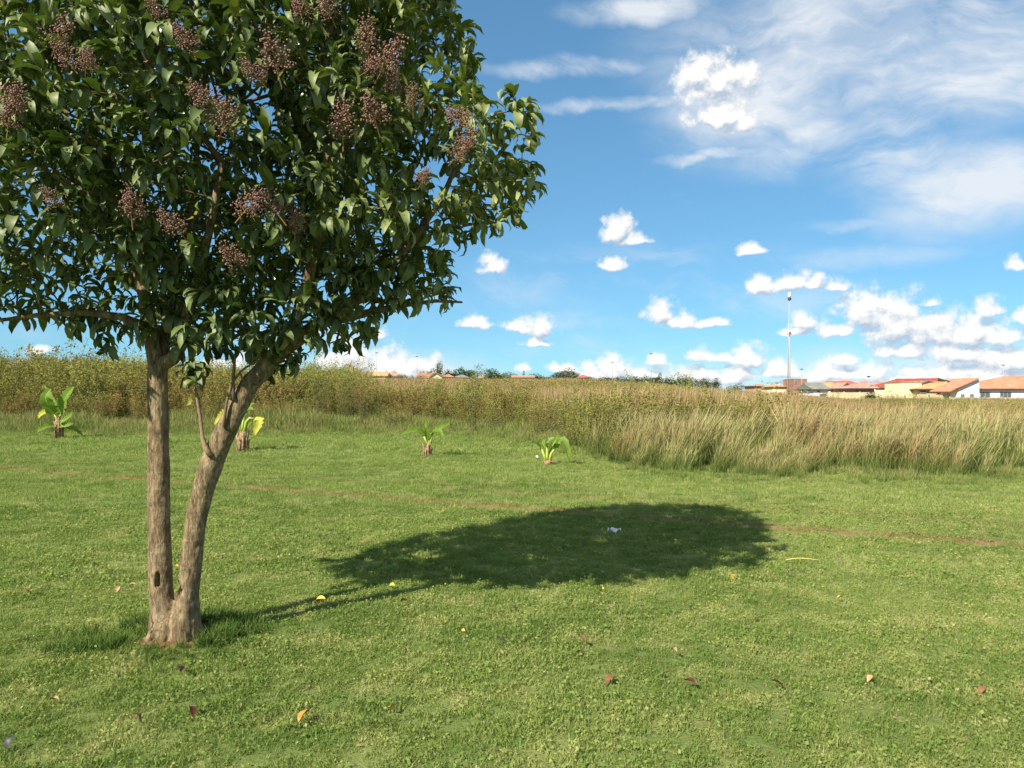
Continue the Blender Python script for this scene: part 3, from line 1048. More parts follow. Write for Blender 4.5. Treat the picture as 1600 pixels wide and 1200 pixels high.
# ------------------------------------------------------------------ scatter by geometry nodes
def scatter_group(coll):
    gt = bpy.data.node_groups.new('scatter_' + coll.name, 'GeometryNodeTree')
    gt.interface.new_socket('Geometry', in_out='INPUT', socket_type='NodeSocketGeometry')
    gt.interface.new_socket('Geometry', in_out='OUTPUT', socket_type='NodeSocketGeometry')
    gi = gt.nodes.new('NodeGroupInput')
    go = gt.nodes.new('NodeGroupOutput')
    ci = gt.nodes.new('GeometryNodeCollectionInfo')
    ci.inputs['Collection'].default_value = coll
    ci.inputs['Separate Children'].default_value = True
    ci.inputs['Reset Children'].default_value = True
    ip = gt.nodes.new('GeometryNodeInstanceOnPoints')
    ip.inputs['Pick Instance'].default_value = True

    def na(name, typ):
        nd = gt.nodes.new('GeometryNodeInputNamedAttribute')
        nd.data_type = typ
        nd.inputs['Name'].default_value = name
        return [o for o in nd.outputs if o.enabled and o.name == 'Attribute'][0]
    er = gt.nodes.new('FunctionNodeEulerToRotation')
    L = gt.links.new
    L(gi.outputs[0], ip.inputs['Points'])
    L(ci.outputs[0], ip.inputs['Instance'])
    L(na('idx', 'INT'), ip.inputs['Instance Index'])
    L(na('rot', 'FLOAT_VECTOR'), er.inputs[0])
    L(er.outputs[0], ip.inputs['Rotation'])
    L(na('scl', 'FLOAT_VECTOR'), ip.inputs['Scale'])
    L(ip.outputs[0], go.inputs[0])
    return gt


def scatter(name, label, pts, rot, scl, meshes, kind='stuff'):
    pts = np.asarray(pts, np.float32)
    n = len(pts)
    coll = bpy.data.collections.new(name + '_clumps')
    for me in meshes:
        coll.objects.link(bpy.data.objects.new(name + '_clump', me))
    me = bpy.data.meshes.new(name)
    me.vertices.add(n)
    me.vertices.foreach_set('co', pts.ravel())
    for an, typ, arr in (('rot', 'FLOAT_VECTOR', rot), ('scl', 'FLOAT_VECTOR', scl)):
        a = me.attributes.new(an, typ, 'POINT')
        a.data.foreach_set('vector', np.asarray(arr, np.float32).ravel())
    a = me.attributes.new('idx', 'INT', 'POINT')
    a.data.foreach_set('value', rng.integers(0, len(meshes), n).astype(np.int32))
    o = link(name, me, kind=kind)
    o['label'] = label
    md = o.modifiers.new('scatter', 'NODES')
    md.node_group = scatter_group(coll)
    return o


def blades(n, radius, hmin, hmax, width, lean=0.5, segs=2, wind=(0, 0), droop=0.4, rmode='disc', heads=0.0):
    """Grass blades as tapering strips; attributes h (height share) and rnd."""
    r = radius * np.sqrt(rng.random(n))
    a = rng.random(n) * 2 * np.pi
    bx, by = r * np.cos(a), r * np.sin(a)
    if rmode == 'square':
        bx, by = (rng.random(n) - 0.5) * 2 * radius, (rng.random(n) - 0.5) * 2 * radius
    h = hmin + (hmax - hmin) * rng.random(n)
    la = rng.random(n) * 2 * np.pi
    lm = lean * np.abs(rng.normal(0.5, 0.5, n))
    dx, dy = lm * np.cos(la) + wind[0] * (0.6 + 0.8 * rng.random(n)), lm * np.sin(la) + wind[1] * (0.6 + 0.8 * rng.random(n))
    fa = rng.random(n) * np.pi
    w = width * (0.6 + 0.8 * rng.random(n))
    rows = segs + 1
    V = np.zeros((n, rows * 2, 3))
    H = np.zeros((n, rows * 2))
    for k in range(rows):
        s = k / segs
        off = s ** 1.6
        z = h * (s - droop * 0.35 * (lm + np.hypot(*wind)) * s * s)
        cx, cy = bx + dx * h * off, by + dy * h * off
        ww = w * (1 - 0.92 * s ** 1.5) * 0.5
        if heads and k >= rows - 2:
            ww = np.maximum(ww, heads * (1.0 if k == rows - 2 else 0.15) * 0.5)
        for j, sg in enumerate((-1, 1)):
            V[:, k * 2 + j, 0] = cx + sg * ww * np.cos(fa)
            V[:, k * 2 + j, 1] = cy + sg * ww * np.sin(fa)
            V[:, k * 2 + j, 2] = z
            H[:, k * 2 + j] = s
    base = (np.arange(n) * rows * 2)[:, None, None]
    f = np.array([[k * 2, k * 2 + 1, k * 2 + 3, k * 2 + 2] for k in range(segs)])[None]
    F = (base + f).reshape(-1, 4)
    Rn = np.repeat(rng.random(n), rows * 2)
    return V.reshape(-1, 3), F, H.ravel(), Rn


def leafcloud(P, size, asp=0.4, up=0.5, hh=None):
    """Leaf-sized diamonds at points P, bent along the middle; returns V, F, h, rnd."""
    n = len(P)
    d = rng.normal(0, 1, (n, 3))
    d[:, 2] = d[:, 2] * 0.6 + up * 0.3
    d /= np.linalg.norm(d, axis=1)[:, None]
    s = np.cross(d, rng.normal(0, 1, (n, 3)))
    s /= np.linalg.norm(s, axis=1)[:, None] + 1e-9
    L = size * (0.6 + 0.8 * rng.random(n))[:, None]
    nn = np.cross(d, s)
    V = np.stack([P, P + d * L * 0.5 + s * L * asp * 0.5 + nn * L * 0.06, P + d * L, P + d * L * 0.5 - s * L * asp * 0.5 + nn * L * 0.06], 1)
    F = (np.arange(n) * 4)[:, None] + np.arange(4)[None]
    h = np.repeat(P[:, 2] if hh is None else hh, 4)
    return V.reshape(-1, 3), F, h, np.repeat(rng.random(n), 4)


def merge(parts):
    V, F, A, B, b = [], [], [], [], 0
    for (v, f, a, c) in parts:
        V.append(v)
        F.append(f + b)
        A.append(a)
        B.append(c)
        b += len(v)
    return np.concatenate(V), np.concatenate(F), np.concatenate(A), np.concatenate(B)


def to_mesh(name, data, material):
    V, F, h, r = data
    return new_mesh(name, V, F, material, {'h': h, 'rnd': r})


def in_view(x, y, margin=3.0):
    return np.abs(x) < y * 0.70 + margin


# ---- lawn
def lawn_scatter():
    def pts_in(d0, d1, dens, margin):
        w = d1 * 0.70 + margin
        n = int((d1 - d0) * 2 * w * dens)
        x = (rng.random(n) - 0.5) * 2 * w
        y = d0 + (d1 - d0) * rng.random(n)
        k = in_view(x, y, margin) & (y < edge_d(x) + 1.0)
        # bare soil at the trunk, thin turf on the worn track
        r = np.hypot(x - TREE[0], y - TREE[1])
        k &= np.hypot((x - TREE[0] + 0.46) * .8, y - TREE[1] - .16) > 0.17
        k &= r > 0.17 + 0.16 * vnoise(x, y, 6.0, 5)
        tr = np.abs(y - (11.0 - 0.52 * x) + (vnoise(x, y, 1.3, 8) - 0.5) * 0.4)
        k &= (tr > 0.22) | (rng.random(n) < 0.45)
        return x[k], y[k]

    out = []
    near_m = []
    for i in range(7):
        parts = [blades(52, 0.055, 0.014, 0.040, 0.0042, 0.95, 2, droop=0.7)]
        # broad clover-like leaves among the blades
        n = 7
        P = np.stack([(rng.random(n) - 0.5) * 0.10, (rng.random(n) - 0.5) * 0.10, 0.012 + 0.02 * rng.random(n)], 1)
        parts.append(leafcloud(P, 0.016, 0.7, 0.9))
        near_m.append(to_mesh('lawn_tuft', merge(parts), M['lawn']))
    far_m = [to_mesh('lawn_tuft', blades(90, 0.16, 0.018, 0.050, 0.008, 0.8, 1), M['lawn']) for i in range(5)]
    for (d0, d1, dens, mg, s0, ms) in ((2.3, 6.5, 330, 1.8, 1.0, near_m), (6.5, 11, 170, 1.8, 1.25, near_m), (11, 20, 46, 3.0, 1.0, far_m), (20, 46, 13, 4.0, 1.7, far_m)):
        x, y = pts_in(d0, d1, dens, mg)
        s = s0 * (0.7 + 0.6 * rng.random(len(x))) * (0.75 + 0.5 * vnoise(x, y, 2.2, 2))
        # longer, uncut grass in the hollow round the tree
        r = np.hypot(x - TREE[0], y - TREE[1])
        long_ = np.exp(-((r - 0.55) / 0.2) ** 2)
        sx = s
        sz = s * 0.9
        out.append((x, y, sx, sz, ms))
    # longer, uncut grass in the hollow round the trunk, green darkened for shade
    lm_ = [to_mesh('long_tuft', blades(36, 0.06, 0.035, 0.11, 0.0055, 0.8, 3, droop=0.6), M['lush_shade']) for i in range(4)]
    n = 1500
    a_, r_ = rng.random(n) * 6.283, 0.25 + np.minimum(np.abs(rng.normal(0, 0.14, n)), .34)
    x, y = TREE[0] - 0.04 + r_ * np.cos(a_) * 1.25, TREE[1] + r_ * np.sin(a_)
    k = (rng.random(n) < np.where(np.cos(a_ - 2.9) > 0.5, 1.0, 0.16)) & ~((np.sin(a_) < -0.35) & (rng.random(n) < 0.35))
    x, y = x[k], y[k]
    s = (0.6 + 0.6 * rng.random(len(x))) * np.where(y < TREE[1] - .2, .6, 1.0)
    scatter('hollow_grass', 'longer dark green grass, shade put into its colour, in the hollow round the trunk foot', np.stack([x, y, zg(x, y)], 1),
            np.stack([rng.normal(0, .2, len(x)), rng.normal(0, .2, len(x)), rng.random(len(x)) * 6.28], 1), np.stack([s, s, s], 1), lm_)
    for ms in (near_m, far_m):
        sel = [o for o in out if o[4] is ms]
        x = np.concatenate([o[0] for o in sel])
        y = np.concatenate([o[1] for o in sel])
        sx = np.concatenate([o[2] for o in sel])
        sz = np.concatenate([o[3] for o in sel])
        rot = np.stack([rng.normal(0, 0.12, len(x)), rng.normal(0, 0.12, len(x)), rng.random(len(x)) * 6.283], 1)
        nm, lb = ('lawn_grass', 'short mown green grass of the near lawn with dry flecks') if ms is near_m else \
            ('far_lawn_grass', 'short green grass of the far lawn up to the weeds')
        scatter(nm, lb, np.stack([x, y, zg(x, y)], 1), rot, np.stack([sx, sx, sz], 1), ms)


lawn_scatter()


# ---- rough fringe, thicket, field, tall grass
def weed_plant(n_stems, leaves, spread, size, top_sprays=True, stem_w=0.012):
    """A bushy weed one metre high."""
    parts = []
    P = []
    for s in range(n_stems):
        a = rng.random() * 6.283
        r0 = 0.06 * rng.random()
        h = 0.65 + 0.35 * rng.random()
        lean = spread * (0.3 + 0.9 * rng.random())
        k = leaves // n_stems
        t = rng.random(k) ** 0.75
        cx = r0 * math.cos(a) + lean * math.cos(a) * t ** 1.3
        cy_ = r0 * math.sin(a) + lean * math.sin(a) * t ** 1.3
        rad = 0.10 * (1.0 - 0.65 * t) + 0.02
        ang = rng.random(k) * 6.283
        q = np.sqrt(rng.random(k))
        P.append(np.stack([cx + rad * q * np.cos(ang), cy_ + rad * q * np.sin(ang), t * h + rng.normal(0, 0.01, k)], 1))
        # the stem
        tt = np.linspace(0, 1, 5)
        sv = np.zeros((10, 3))
        for j, sg in enumerate((-1, 1)):
            sv[j::2, 0] = r0 * math.cos(a) + lean * math.cos(a) * tt ** 1.3 + sg * stem_w * 0.5 * (1 - 0.7 * tt) * math.sin(a + 1)
            sv[j::2, 1] = r0 * math.sin(a) + lean * math.sin(a) * tt ** 1.3 + sg * stem_w * 0.5 * (1 - 0.7 * tt) * math.cos(a + 1)
            sv[j::2, 2] = tt * h
        sf = np.array([[2 * i, 2 * i + 1, 2 * i + 3, 2 * i + 2] for i in range(4)])
        parts.append((sv, sf, np.repeat(tt, 2) * 0.6, np.full(10, 0.9)))
    P = np.concatenate(P)
    P[:, 2] = np.maximum(P[:, 2], 0.01)
    parts.append(leafcloud(P, size, 0.42, 0.8))
    return merge(parts)


def weeds():
    # thicket of weeds along the far edge of the lawn
    ms = [to_mesh('weed', weed_plant(9, 620, 0.34, 0.040), M['weed']) for i in range(6)]
    mb = [to_mesh('weed', weed_plant(10, 760, 0.26, 0.036), M['bush']) for i in range(4)]
    n = 5200
    x = -44 + 62 * rng.random(n)
    dep = rng.random(n) ** 1.3 * 26
    y = edge_d(x) + 0.3 + dep
    az = x / y * FPX + CX
    hmax = np.interp(az, [-300, 0, 120, 230, 330, 450, 520, 570, 600, 660, 760, 900, 960, 1100], [3.3, 3.4, 3.45, 3.3, 3.1, 3.1, 3.3, 3.0, 1.9, 1.7, 1.8, 1.8, 1.6, 1.3])
    hh = hmax * (0.52 + 0.25 * vnoise(x, y, 0.16, 31) + 0.26 * vnoise(x, y, 0.55, 4) + 0.22 * rng.random(n) ** 2 + 0.38 * (rng.random(n) > .94) * rng.random(n)) * (0.45 + 0.55 * smooth(dep, 0.0, 3.2))
    hh *= np.where(dep > 6, np.interp(az, [560, 640], [1.0, 0.85]), 1.0)
    k = in_view(x, y, 5) & (rng.random(n) < np.interp(dep, [0, 10, 26], [1, 0.8, 0.35])) & ~((az > 575) & (dep > 13)) & ~(az > 985)
    x, y, hh, az = x[k], y[k], hh[k], az[k]
    greenish = rng.random(len(x)) < np.clip(0.18 + 0.9 * (vnoise(x, y, 0.16, 6) - 0.45) + 0.55 * ((az > 440) & (az < 580)), 0.05, 0.95)
    for sel, meshes, nm, lb in ((~greenish, ms, 'weed_thicket', 'brown and olive thicket of tall weeds behind the lawn'),
                                (greenish, mb, 'green_weed_thicket', 'greener bushy weeds mixed into the thicket behind the lawn')):
        xx, yy, h = x[sel], y[sel], hh[sel]
        m_ = len(xx)
        rot = np.stack([rng.normal(0, 0.06, m_), rng.normal(0, 0.06, m_), rng.random(m_) * 6.283], 1)
        wd = h * (0.75 + 0.4 * rng.random(m_))
        scatter(nm, lb, np.stack([xx, yy, zg(xx, yy) - 0.03], 1), rot, np.stack([wd, wd, h], 1), meshes)

    n = 9000
    y = 22 + 95 * rng.random(n) ** 1.2
    x = (rng.random(n) * 2 - 1) * (y * 0.70 + 5)
    az = x / y * FPX + CX
    cl = vnoise(x, y, 0.11, 21) + 0.35 * (vnoise(x, y, 0.4, 22) - 0.5)
    k = (y > edge_d(x) + 3) & (az > 560) & (cl > np.interp(az, [560, 900, 1000, 1150, 1300], [.48, .44, .38, .26, .22])) & (y < np.where(az > 1230, 103, 120))
    x, y, az, cl = x[k], y[k], az[k], cl[k]
    h = np.interp(az, [560, 900, 1100, 1300, 1600], [1.55, 1.6, 1.45, 1.05, 0.95]) * (0.6 + 0.6 * cl) * (0.75 + 0.5 * rng.random(len(x)))
    h = h * np.interp(y, [22, 60, 100], [1.0, 1.0, .95]) * (1 + .45 * (rng.random(len(x)) > .9) * rng.random(len(x)))
    wd = h * (0.9 + 0.5 * rng.random(len(x)))
    gr = rng.random(len(x)) < np.clip(0.25 + 1.3 * (vnoise(x, y, 0.09, 23) - .4), .1, .85)
    for sel, meshes, nm, lb in ((~gr, ms, 'field_weeds', 'brownish weeds standing among the grass of the open field'), (gr, mb, 'green_field_weeds', 'olive green weeds standing among the grass of the open field')):
        q = int(sel.sum())
        scatter(nm, lb, np.stack([x[sel], y[sel], zg(x[sel], y[sel]) - .03], 1), np.stack([rng.normal(0, .08, q), rng.normal(.04, .08, q), rng.random(q) * 6.28], 1), np.stack([wd[sel], wd[sel], h[sel]], 1), meshes)

    # fringe of rough grass in front of the weeds
    mr = [to_mesh('rough_tuft', blades(70, 0.28, 0.10, 0.34, 0.014, 0.55, 2), M['rough']) for i in range(5)]
    n = 15000
    x = -36 + 62 * rng.random(n)
    off = -5.5 + 8 * rng.random(n)
    y = edge_d(x) + off
    k = in_view(x, y, 4) & (rng.random(n) < smooth(off, -5.5, 0.0) * 0.9 + 0.03) & (y > 13.3) & ~((x > 1.8) & ((off < -0.6) | (rng.random(n) < .55)))
    x, y, off = x[k], y[k], off[k]
    s = (0.35 + 0.8 * smooth(off, -4.5, 1.5)) * (0.6 + 0.8 * vnoise(x, y, 0.6, 9)) * (0.8 + 0.4 * rng.random(len(x)))
    s *= np.where(x > 1.5, 0.42, 1.25 + 1.0 * smooth(-x, 1, 8) * smooth(off, -3.0, -0.5))
    rot = np.stack([rng.normal(0, 0.1, len(x)), rng.normal(0, 0.1, len(x)), rng.random(len(x)) * 6.283], 1)
    scatter('rough_grass', 'ankle-high unmown green grass along the foot of the weeds', np.stack([x, y, zg(x, y)], 1), rot, np.stack([s, s, s], 1), mr)

    # tall wind-blown grass on the right
    mt = []
    for i in range(6):
        a = blades(42, 0.20, 0.55, 1.25, 0.0065, 0.42, 4, wind=(0.24, 0.04), droop=0.45, heads=0.014)
        b = blades(75, 0.24, 0.25, 0.72, 0.010, 0.55, 3, wind=(0.10, 0.0), droop=0.7)
        hb = (b[0], b[1], b[2] * 0.55, b[3])
        mt.append(to_mesh('tall_grass_tuft', merge([a, hb]), M['tall']))
    n = 5200
    x = 1.2 + 28 * rng.random(n)
    off = 12 * rng.random(n) ** 1.2
    y = edge_d(x) + off
    k = in_view(x, y, 4) & (rng.random(n) < np.interp(off, [0, 3, 12], [0.75, 0.50, 0.28])) & (vnoise(x, y, 0.8, 11) > 0.27) & (off > 2.4 * vnoise(x, y * .4, 0.7, 41) - 0.7) & (rng.random(n) < np.interp(y, [18, 30], [1, .6]))
    x, y, off = x[k], y[k], off[k]
    s = (0.50 + 0.45 * vnoise(x, y, 0.9, 12) + 0.38 * vnoise(x, y, 0.28, 42) + 0.25 * rng.random(len(x)) ** 2) * (0.34 + 0.66 * smooth(off, -0.3, 3.4))
    rot = np.stack([rng.normal(0, 0.06, len(x)), rng.normal(0.03, 0.06, len(x)), rng.normal(0, 0.5, len(x))], 1)
    scatter('tall_grass', 'straw-topped tall grass leaning in the wind right of the lawn', np.stack([x, y, zg(x, y)], 1), rot, np.stack([s, s, s], 1), mt)

    # the open field behind: golden grass with reddish seed heads, and greener reeds
    mg = []
    for i in range(6):
        a = blades(64, 0.45, 0.5, 1.15, 0.014, 0.28, 3, wind=(0.12, 0.0), heads=0.032)
        b = blades(40, 0.45, 0.25, 0.7, 0.028, 0.45, 2)
        mg.append(to_mesh('field_grass_tuft', merge([a, b]), M['gold']))
    mre = []
    for i in range(5):
        a = blades(70, 0.5, 0.5, 1.1, 0.035, 0.35, 3, wind=(0.08, 0.0))
        mre.append(to_mesh('reed_tuft', a, M['reed']))
    n = 30000
    y = 24 + 130 * rng.random(n) ** 1.15
    x = (rng.random(n) * 2 - 1) * (y * 0.70 + 6)
    az = x / y * FPX + CX
    k = (y > edge_d(x) + np.where(x > 1.5, 7, 11)) & ~((az < 560) & (y < 44)) & (y < np.where(az > 1230, 104, 155))
    k &= (rng.random(n) < np.interp(y, [24, 150], [1.0, 0.8]) * np.interp(az, [1050, 1200], [1.0, .55]))
    x, y, az = x[k], y[k], az[k]
    hgt = np.interp(az, [-100, 560, 900, 1240, 1330, 1700], [1.5, 1.45, 1.5, 1.3, 0.95, 0.85]) * (0.70 + 0.45 * vnoise(x, y, 0.14, 14) + 0.2 * rng.random(len(x)))
    # grassy hump of shorter growth nearer in, taller farther out
    reed = (np.clip((y - 50) / 40, 0, 1) * np.interp(az, [880, 960, 1180, 1260, 1330], [0.05, 0.9, 0.9, 0.4, 0.5]) + 0.5 * (vnoise(x, y, 0.08, 15) - 0.42)) > rng.random(len(x)) * 0.8 + 0.08
    for sel, meshes, nm, lb in ((~reed, mg, 'field_grass', 'golden brown grass of the open field beyond the weeds'),
                                (reed, mre, 'reeds', 'grey-green reeds growing across the back of the field')):
        xx, yy, h = x[sel], y[sel], hgt[sel]
        m_ = len(xx)
        rot = np.stack([rng.normal(0, 0.06, m_), rng.normal(0, 0.06, m_), rng.normal(0, 0.6, m_)], 1)
        wd = 0.9 + 0.7 * np.clip(yy / 100, 0, 1.2)
        scatter(nm, lb, np.stack([xx, yy, zg(xx, yy) - 0.03], 1), rot, np.stack([wd, wd, h], 1), meshes)


weeds()


# ------------------------------------------------------------------ young banana plants
def banana_leaf(rib, width, rootp, material, parent, label=None, name='leaf', tilt=0.42, n=20):
    """rib: world points of the midrib; width in metres."""
    rib = [Vector(p) - rootp for p in rib]
    # resample with a Catmull-Rom curve
    def cr(t):
        m = len(rib) - 1
        i = min(int(t * m), m - 1)
        f = t * m - i
        p0, p1, p2, p3 = rib[max(i - 1, 0)], rib[i], rib[i + 1], rib[min(i + 2, m)]
        return 0.5 * ((2 * p1) + (p2 - p0) * f + (2 * p0 - 5 * p1 + 4 * p2 - p3) * f * f + (3 * p1 - p0 - 3 * p2 + p3) * f ** 3)
    V, F, S, E = [], [], [], []
    side = None
    for k in range(n + 1):
        s = k / n
        p = cr(s)
        tg = (cr(min(1, s + 0.04)) - cr(max(0, s - 0.04))).normalized()
        sd = tg.cross(Vector((0.15, -0.80, 0.60)))
        if sd.length < 0.2 and side is not None:
            sd = side
        sd.normalize()
        if side is not None and sd.dot(side) < 0:
            sd = -sd
        side = sd
        up = sd.cross(tg).normalized()
        wd = width * 0.50 * (0.86 + 0.14 * math.sin(k * 2.4 + width * 90) + (0.10 if k % 3 else -0.12)) * (math.sin(math.pi * min(1, s ** 0.72)) ** 0.62 if 0 < s < 1 else 0.02)
        for j, q in enumerate((-1, -0.5, 0, 0.5, 1)):
            wav = 0.05 * width * math.sin(s * 17 + j) * abs(q)
            V.append(p + sd * q * wd + up * (abs(q) * wd * tilt + wav))
            S.append(s)
            E.append(abs(q))
    for k in range(n):
        for j in range(4):
            a = k * 5 + j
            F.append((a, a + 1, a + 6, a + 5))
    me = new_mesh(name, [tuple(v) for v in V], F, material, {'s': S, 'e': E}, True)
    o = link(name, me, parent)
    if label:
        o['label'] = label
    b = MB()
    b.tube([cr(i / 8) - Vector((0, 0, 0.006)) for i in range(9)], [0.011 * (1 - 0.8 * i / 8) * width / 0.2 for i in range(9)], 6)
    b.build('midrib', M['petiole'], o, True)
    return o


def banana(px, py, d, label, stem, leaves, petioles):
    root = thing('banana_plant', label, 'banana plant', at(px, py, d), 0, 'young banana plants at the back of the lawn')
    gz = float(zg(root.location.x, root.location.y))
    root.location.z = gz
    rp = Vector(root.location)
    z_off = gz - at(px, py, d).z
    sc = d / FPX

    def w(x, y, dy=0.0):
        p = at(x, y, d)
        return Vector((p.x + 0, d + dy, p.z + z_off))
    b = MB()
    pts = [w(x, y) - rp for (x, y, r) in stem]
    b.tube(pts, [r * sc for (x, y, r) in stem], 12)
    # loose dry sheaths round the foot
    for k in range(9):
        a = k * 0.7 + 0.2
        r0 = stem[0][2] * sc
        p = Vector((math.cos(a) * r0 * 1.0, math.sin(a) * r0 * 1.0, 0.0))
        hgt = (pts[-1].z - pts[0].z) * (0.65 + 0.5 * ((k * 37) % 10) / 10)
        t0 = pts[0] + p
        b.tube([t0, t0 + Vector((-p.x * .2, -p.y * .2, hgt * .6)), t0 + Vector((p.x * .25, p.y * .25, hgt))], [r0 * .32, r0 * .28, r0 * .10], 5)
    b.build('stem', M['pseudo'], root, True)
    for pl in petioles:
        b = MB()
        m_ = len(pl)
        b.tube([w(*q) - rp for q in pl], [2.3 * sc * (1.25 - 0.6 * i / (m_ - 1)) for i in range(m_)], 7)
        b.build('leaf_stalk', M['petiole'], root, True)
    for (rib, wd, kind) in leaves:
        banana_leaf([w(*q) for q in rib], wd * sc, rp, M['bananayellow' if kind == 'y' else 'banana'], root, 'yellow dying leaf hanging down' if kind == 'y' else None)
    return root


banana(93, 683, 28.0, 'largest leafy banana plant at the far left, partly ragged and yellowing at its foot', [(93, 686, 6), (92, 676, 6), (91, 664, 5), (89, 650, 3.5)],
       [([(88, 646, 0), (80, 632, .1), (71, 616, .2), (64, 602, .25)], 14, 'g'), ([(88, 645, -.1), (84, 632, -.3), (82, 618, -.4), (88, 606, -.3)], 20, 'g'),
        ([(92, 648, .1), (98, 632, 0), (108, 615, -.1), (119, 603, -.1)], 22, 'g'), ([(94, 655, 0), (104, 656, -.2), (114, 651, -.3), (124, 642, -.4)], 13, 'g'),
        ([(94, 662, 0), (104, 664, -.2), (115, 663, -.4), (127, 660, -.5)], 12, 'g'), ([(91, 664, 0), (84, 664, -.3), (78, 668, -.5), (74, 673, -.6)], 11, 'g'),
        ([(88, 650, 0), (80, 642, -.2), (73, 645, -.3), (68, 652, -.3)], 11, 'y'), ([(95, 668, 0), (104, 666, .1), (114, 670, .2), (125, 679, .2)], 9, 'g')],
       [[(91, 668, 0), (89, 655, 0), (87, 644, -.05)], [(92, 668, 0), (92, 656, 0), (93, 646, .1)], [(92, 672, 0), (94, 664, 0), (97, 656, 0)]])
banana(380, 706, 21.6, 'banana plant half hidden behind the leaning trunk, with one bright yellow leaf', [(380, 708, 8.5), (380, 698, 7.5), (380, 685, 6), (380, 675, 5)],
       [([(382, 650, 0), (386, 640, 0), (392, 634, -.05), (400, 631, -.1)], 9, 'g'), ([(384, 644, 0), (388, 641, -.1), (394, 639, -.15), (400, 641, -.2)], 9, 'g'),
        ([(362, 640, 0), (355, 645, -.1), (348, 652, -.15), (339, 664, -.2)], 13, 'y'), ([(398, 655, 0), (405, 657, -.05), (405, 666, -.1), (399, 681, -.1)], 17, 'y'),
        ([(384, 672, 0), (387, 666, 0), (391, 662, 0), (394, 658, 0)], 5, 'g')],
       [[(377, 680, 0), (379, 668, 0), (382, 648, 0)], [(379, 680, 0), (373, 655, 0), (362, 640, 0)], [(382, 680, 0), (385, 660, 0), (390, 654, 0), (398, 655, 0)]])
banana(668, 713, 19.6, 'slim banana plant in mid lawn spreading four leaves sideways from a bare brown stem', [(668, 715, 6.5), (669, 708, 4.8), (670, 700, 4), (671, 692, 3.2)],
       [([(664, 678, 0), (654, 672, -.1), (642, 673, -.2), (627, 678, -.3)], 9, 'g'), ([(672, 678, 0), (681, 672, .15), (691, 667, .2), (702, 661, .3)], 11, 'g'),
        ([(675, 676, 0), (684, 672, -.2), (690, 676, -.3), (693, 685, -.35)], 11, 'g'), ([(667, 680, 0), (665, 670, .02), (664, 662, .05), (664, 654, .05)], 7, 'g'),
        ([(669, 690, -.02), (668, 680, -.08), (668, 672, -.12), (667, 666, -.12)], 8, 'g')],
       [[(670, 696, 0), (666, 688, 0), (661, 680, 0)], [(671, 696, 0), (674, 686, 0), (676, 677, 0)], [(671, 696, 0), (669, 686, 0), (667, 678, 0)]])
banana(856, 726, 17.3, 'lowest banana plant, short reddish stem and several yellow-green leaf stalks, right of the others', [(857, 727, 6), (857, 722, 5.2), (857, 718, 4)],
       [([(846, 698, 0), (838, 692, -.1), (830, 691, -.2), (820, 692, -.3)], 7, 'g'), ([(855, 698, 0), (854, 690, -.1), (858, 684, -.2), (866, 682, -.25)], 10, 'g'),
        ([(862, 698, 0), (868, 688, .1), (872, 684, .1), (878, 690, .1)], 13, 'g'), ([(868, 698, 0), (878, 686, -.1), (885, 698, -.2), (888, 717, -.25)], 13, 'g'),
        ([(852, 700, 0), (848, 692, .15), (850, 687, .2), (856, 684, .3)], 9, 'g')],
       [[(854, 722, 0), (850, 710, 0), (845, 698, 0)], [(855, 722, 0), (855, 708, 0), (855, 696, 0)], [(858, 722, 0), (861, 708, 0), (868, 698, 0)], [(856, 722, 0), (858, 710, .1), (862, 698, .05)]])


# ------------------------------------------------------------------ far houses
M['tile_orange'] = make_roof_mat('orange_roof_tiles', (0.62, 0.245, 0.145))
M['tile_red'] = make_roof_mat('dark_red_roof', (0.36, 0.085, 0.065))
M['tile_bright'] = make_roof_mat('bright_red_roof', (0.50, 0.135, 0.105))
M['tile_pink'] = make_roof_mat('pink_brown_roof', (0.46, 0.265, 0.190))
M['tile_yellow'] = make_roof_mat('ochre_roof_tiles', (0.58, 0.340, 0.150))
M['tile_grey'] = make_roof_mat('grey_roof', (0.23, 0.23, 0.20))
M['tile_brown'] = make_roof_mat('red_brown_roof', (0.40, 0.190, 0.120))
M['white'] = plain('white_wall_paint', (0.80, 0.80, 0.80), 0.8, 0.03, 1.2)
M['cream'] = plain('cream_wall_paint', (0.74, 0.62, 0.38), 0.8, 0.05, 1.0)
M['beige'] = plain('beige_wall_paint', (0.55, 0.45, 0.28), 0.85, 0.06, 1.0)
M['pink'] = plain('pink_brown_plaster', (0.47, 0.29, 0.20), 0.85, 0.07, 1.0)
M['brick'] = plain('brown_brick', (0.30, 0.165, 0.115), 0.9, 0.15, 2.0)
M['tower'] = plain('orange_brick_tower', (0.50, 0.27, 0.16), 0.9, 0.12, 2.0)
M['concrete'] = plain('precast_concrete', (0.47, 0.41, 0.32), 0.9, 0.12, 0.8, 0.3, 8)
M['fascia'] = plain('dark_fascia', (0.10, 0.07, 0.06), 0.6)
M['frame'] = plain('window_frame_paint', (0.35, 0.30, 0.26), 0.5)
M['steel'] = plain('galvanised_mast', (0.36, 0.36, 0.35), 0.5, 0.06)
M['dark'] = plain('dark_fitting', (0.06, 0.06, 0.06), 0.5)


def glass_mat():
    m, t = mat('window_glass')
    p = t.n('ShaderNodeBsdfPrincipled', {'Base Color': (0.10, 0.11, 0.12, 1), 'Roughness': 0.12, 'Specular IOR Level': 0.7})
    finish(t, p.outputs[0])
    return m


M['glass'] = glass_mat()


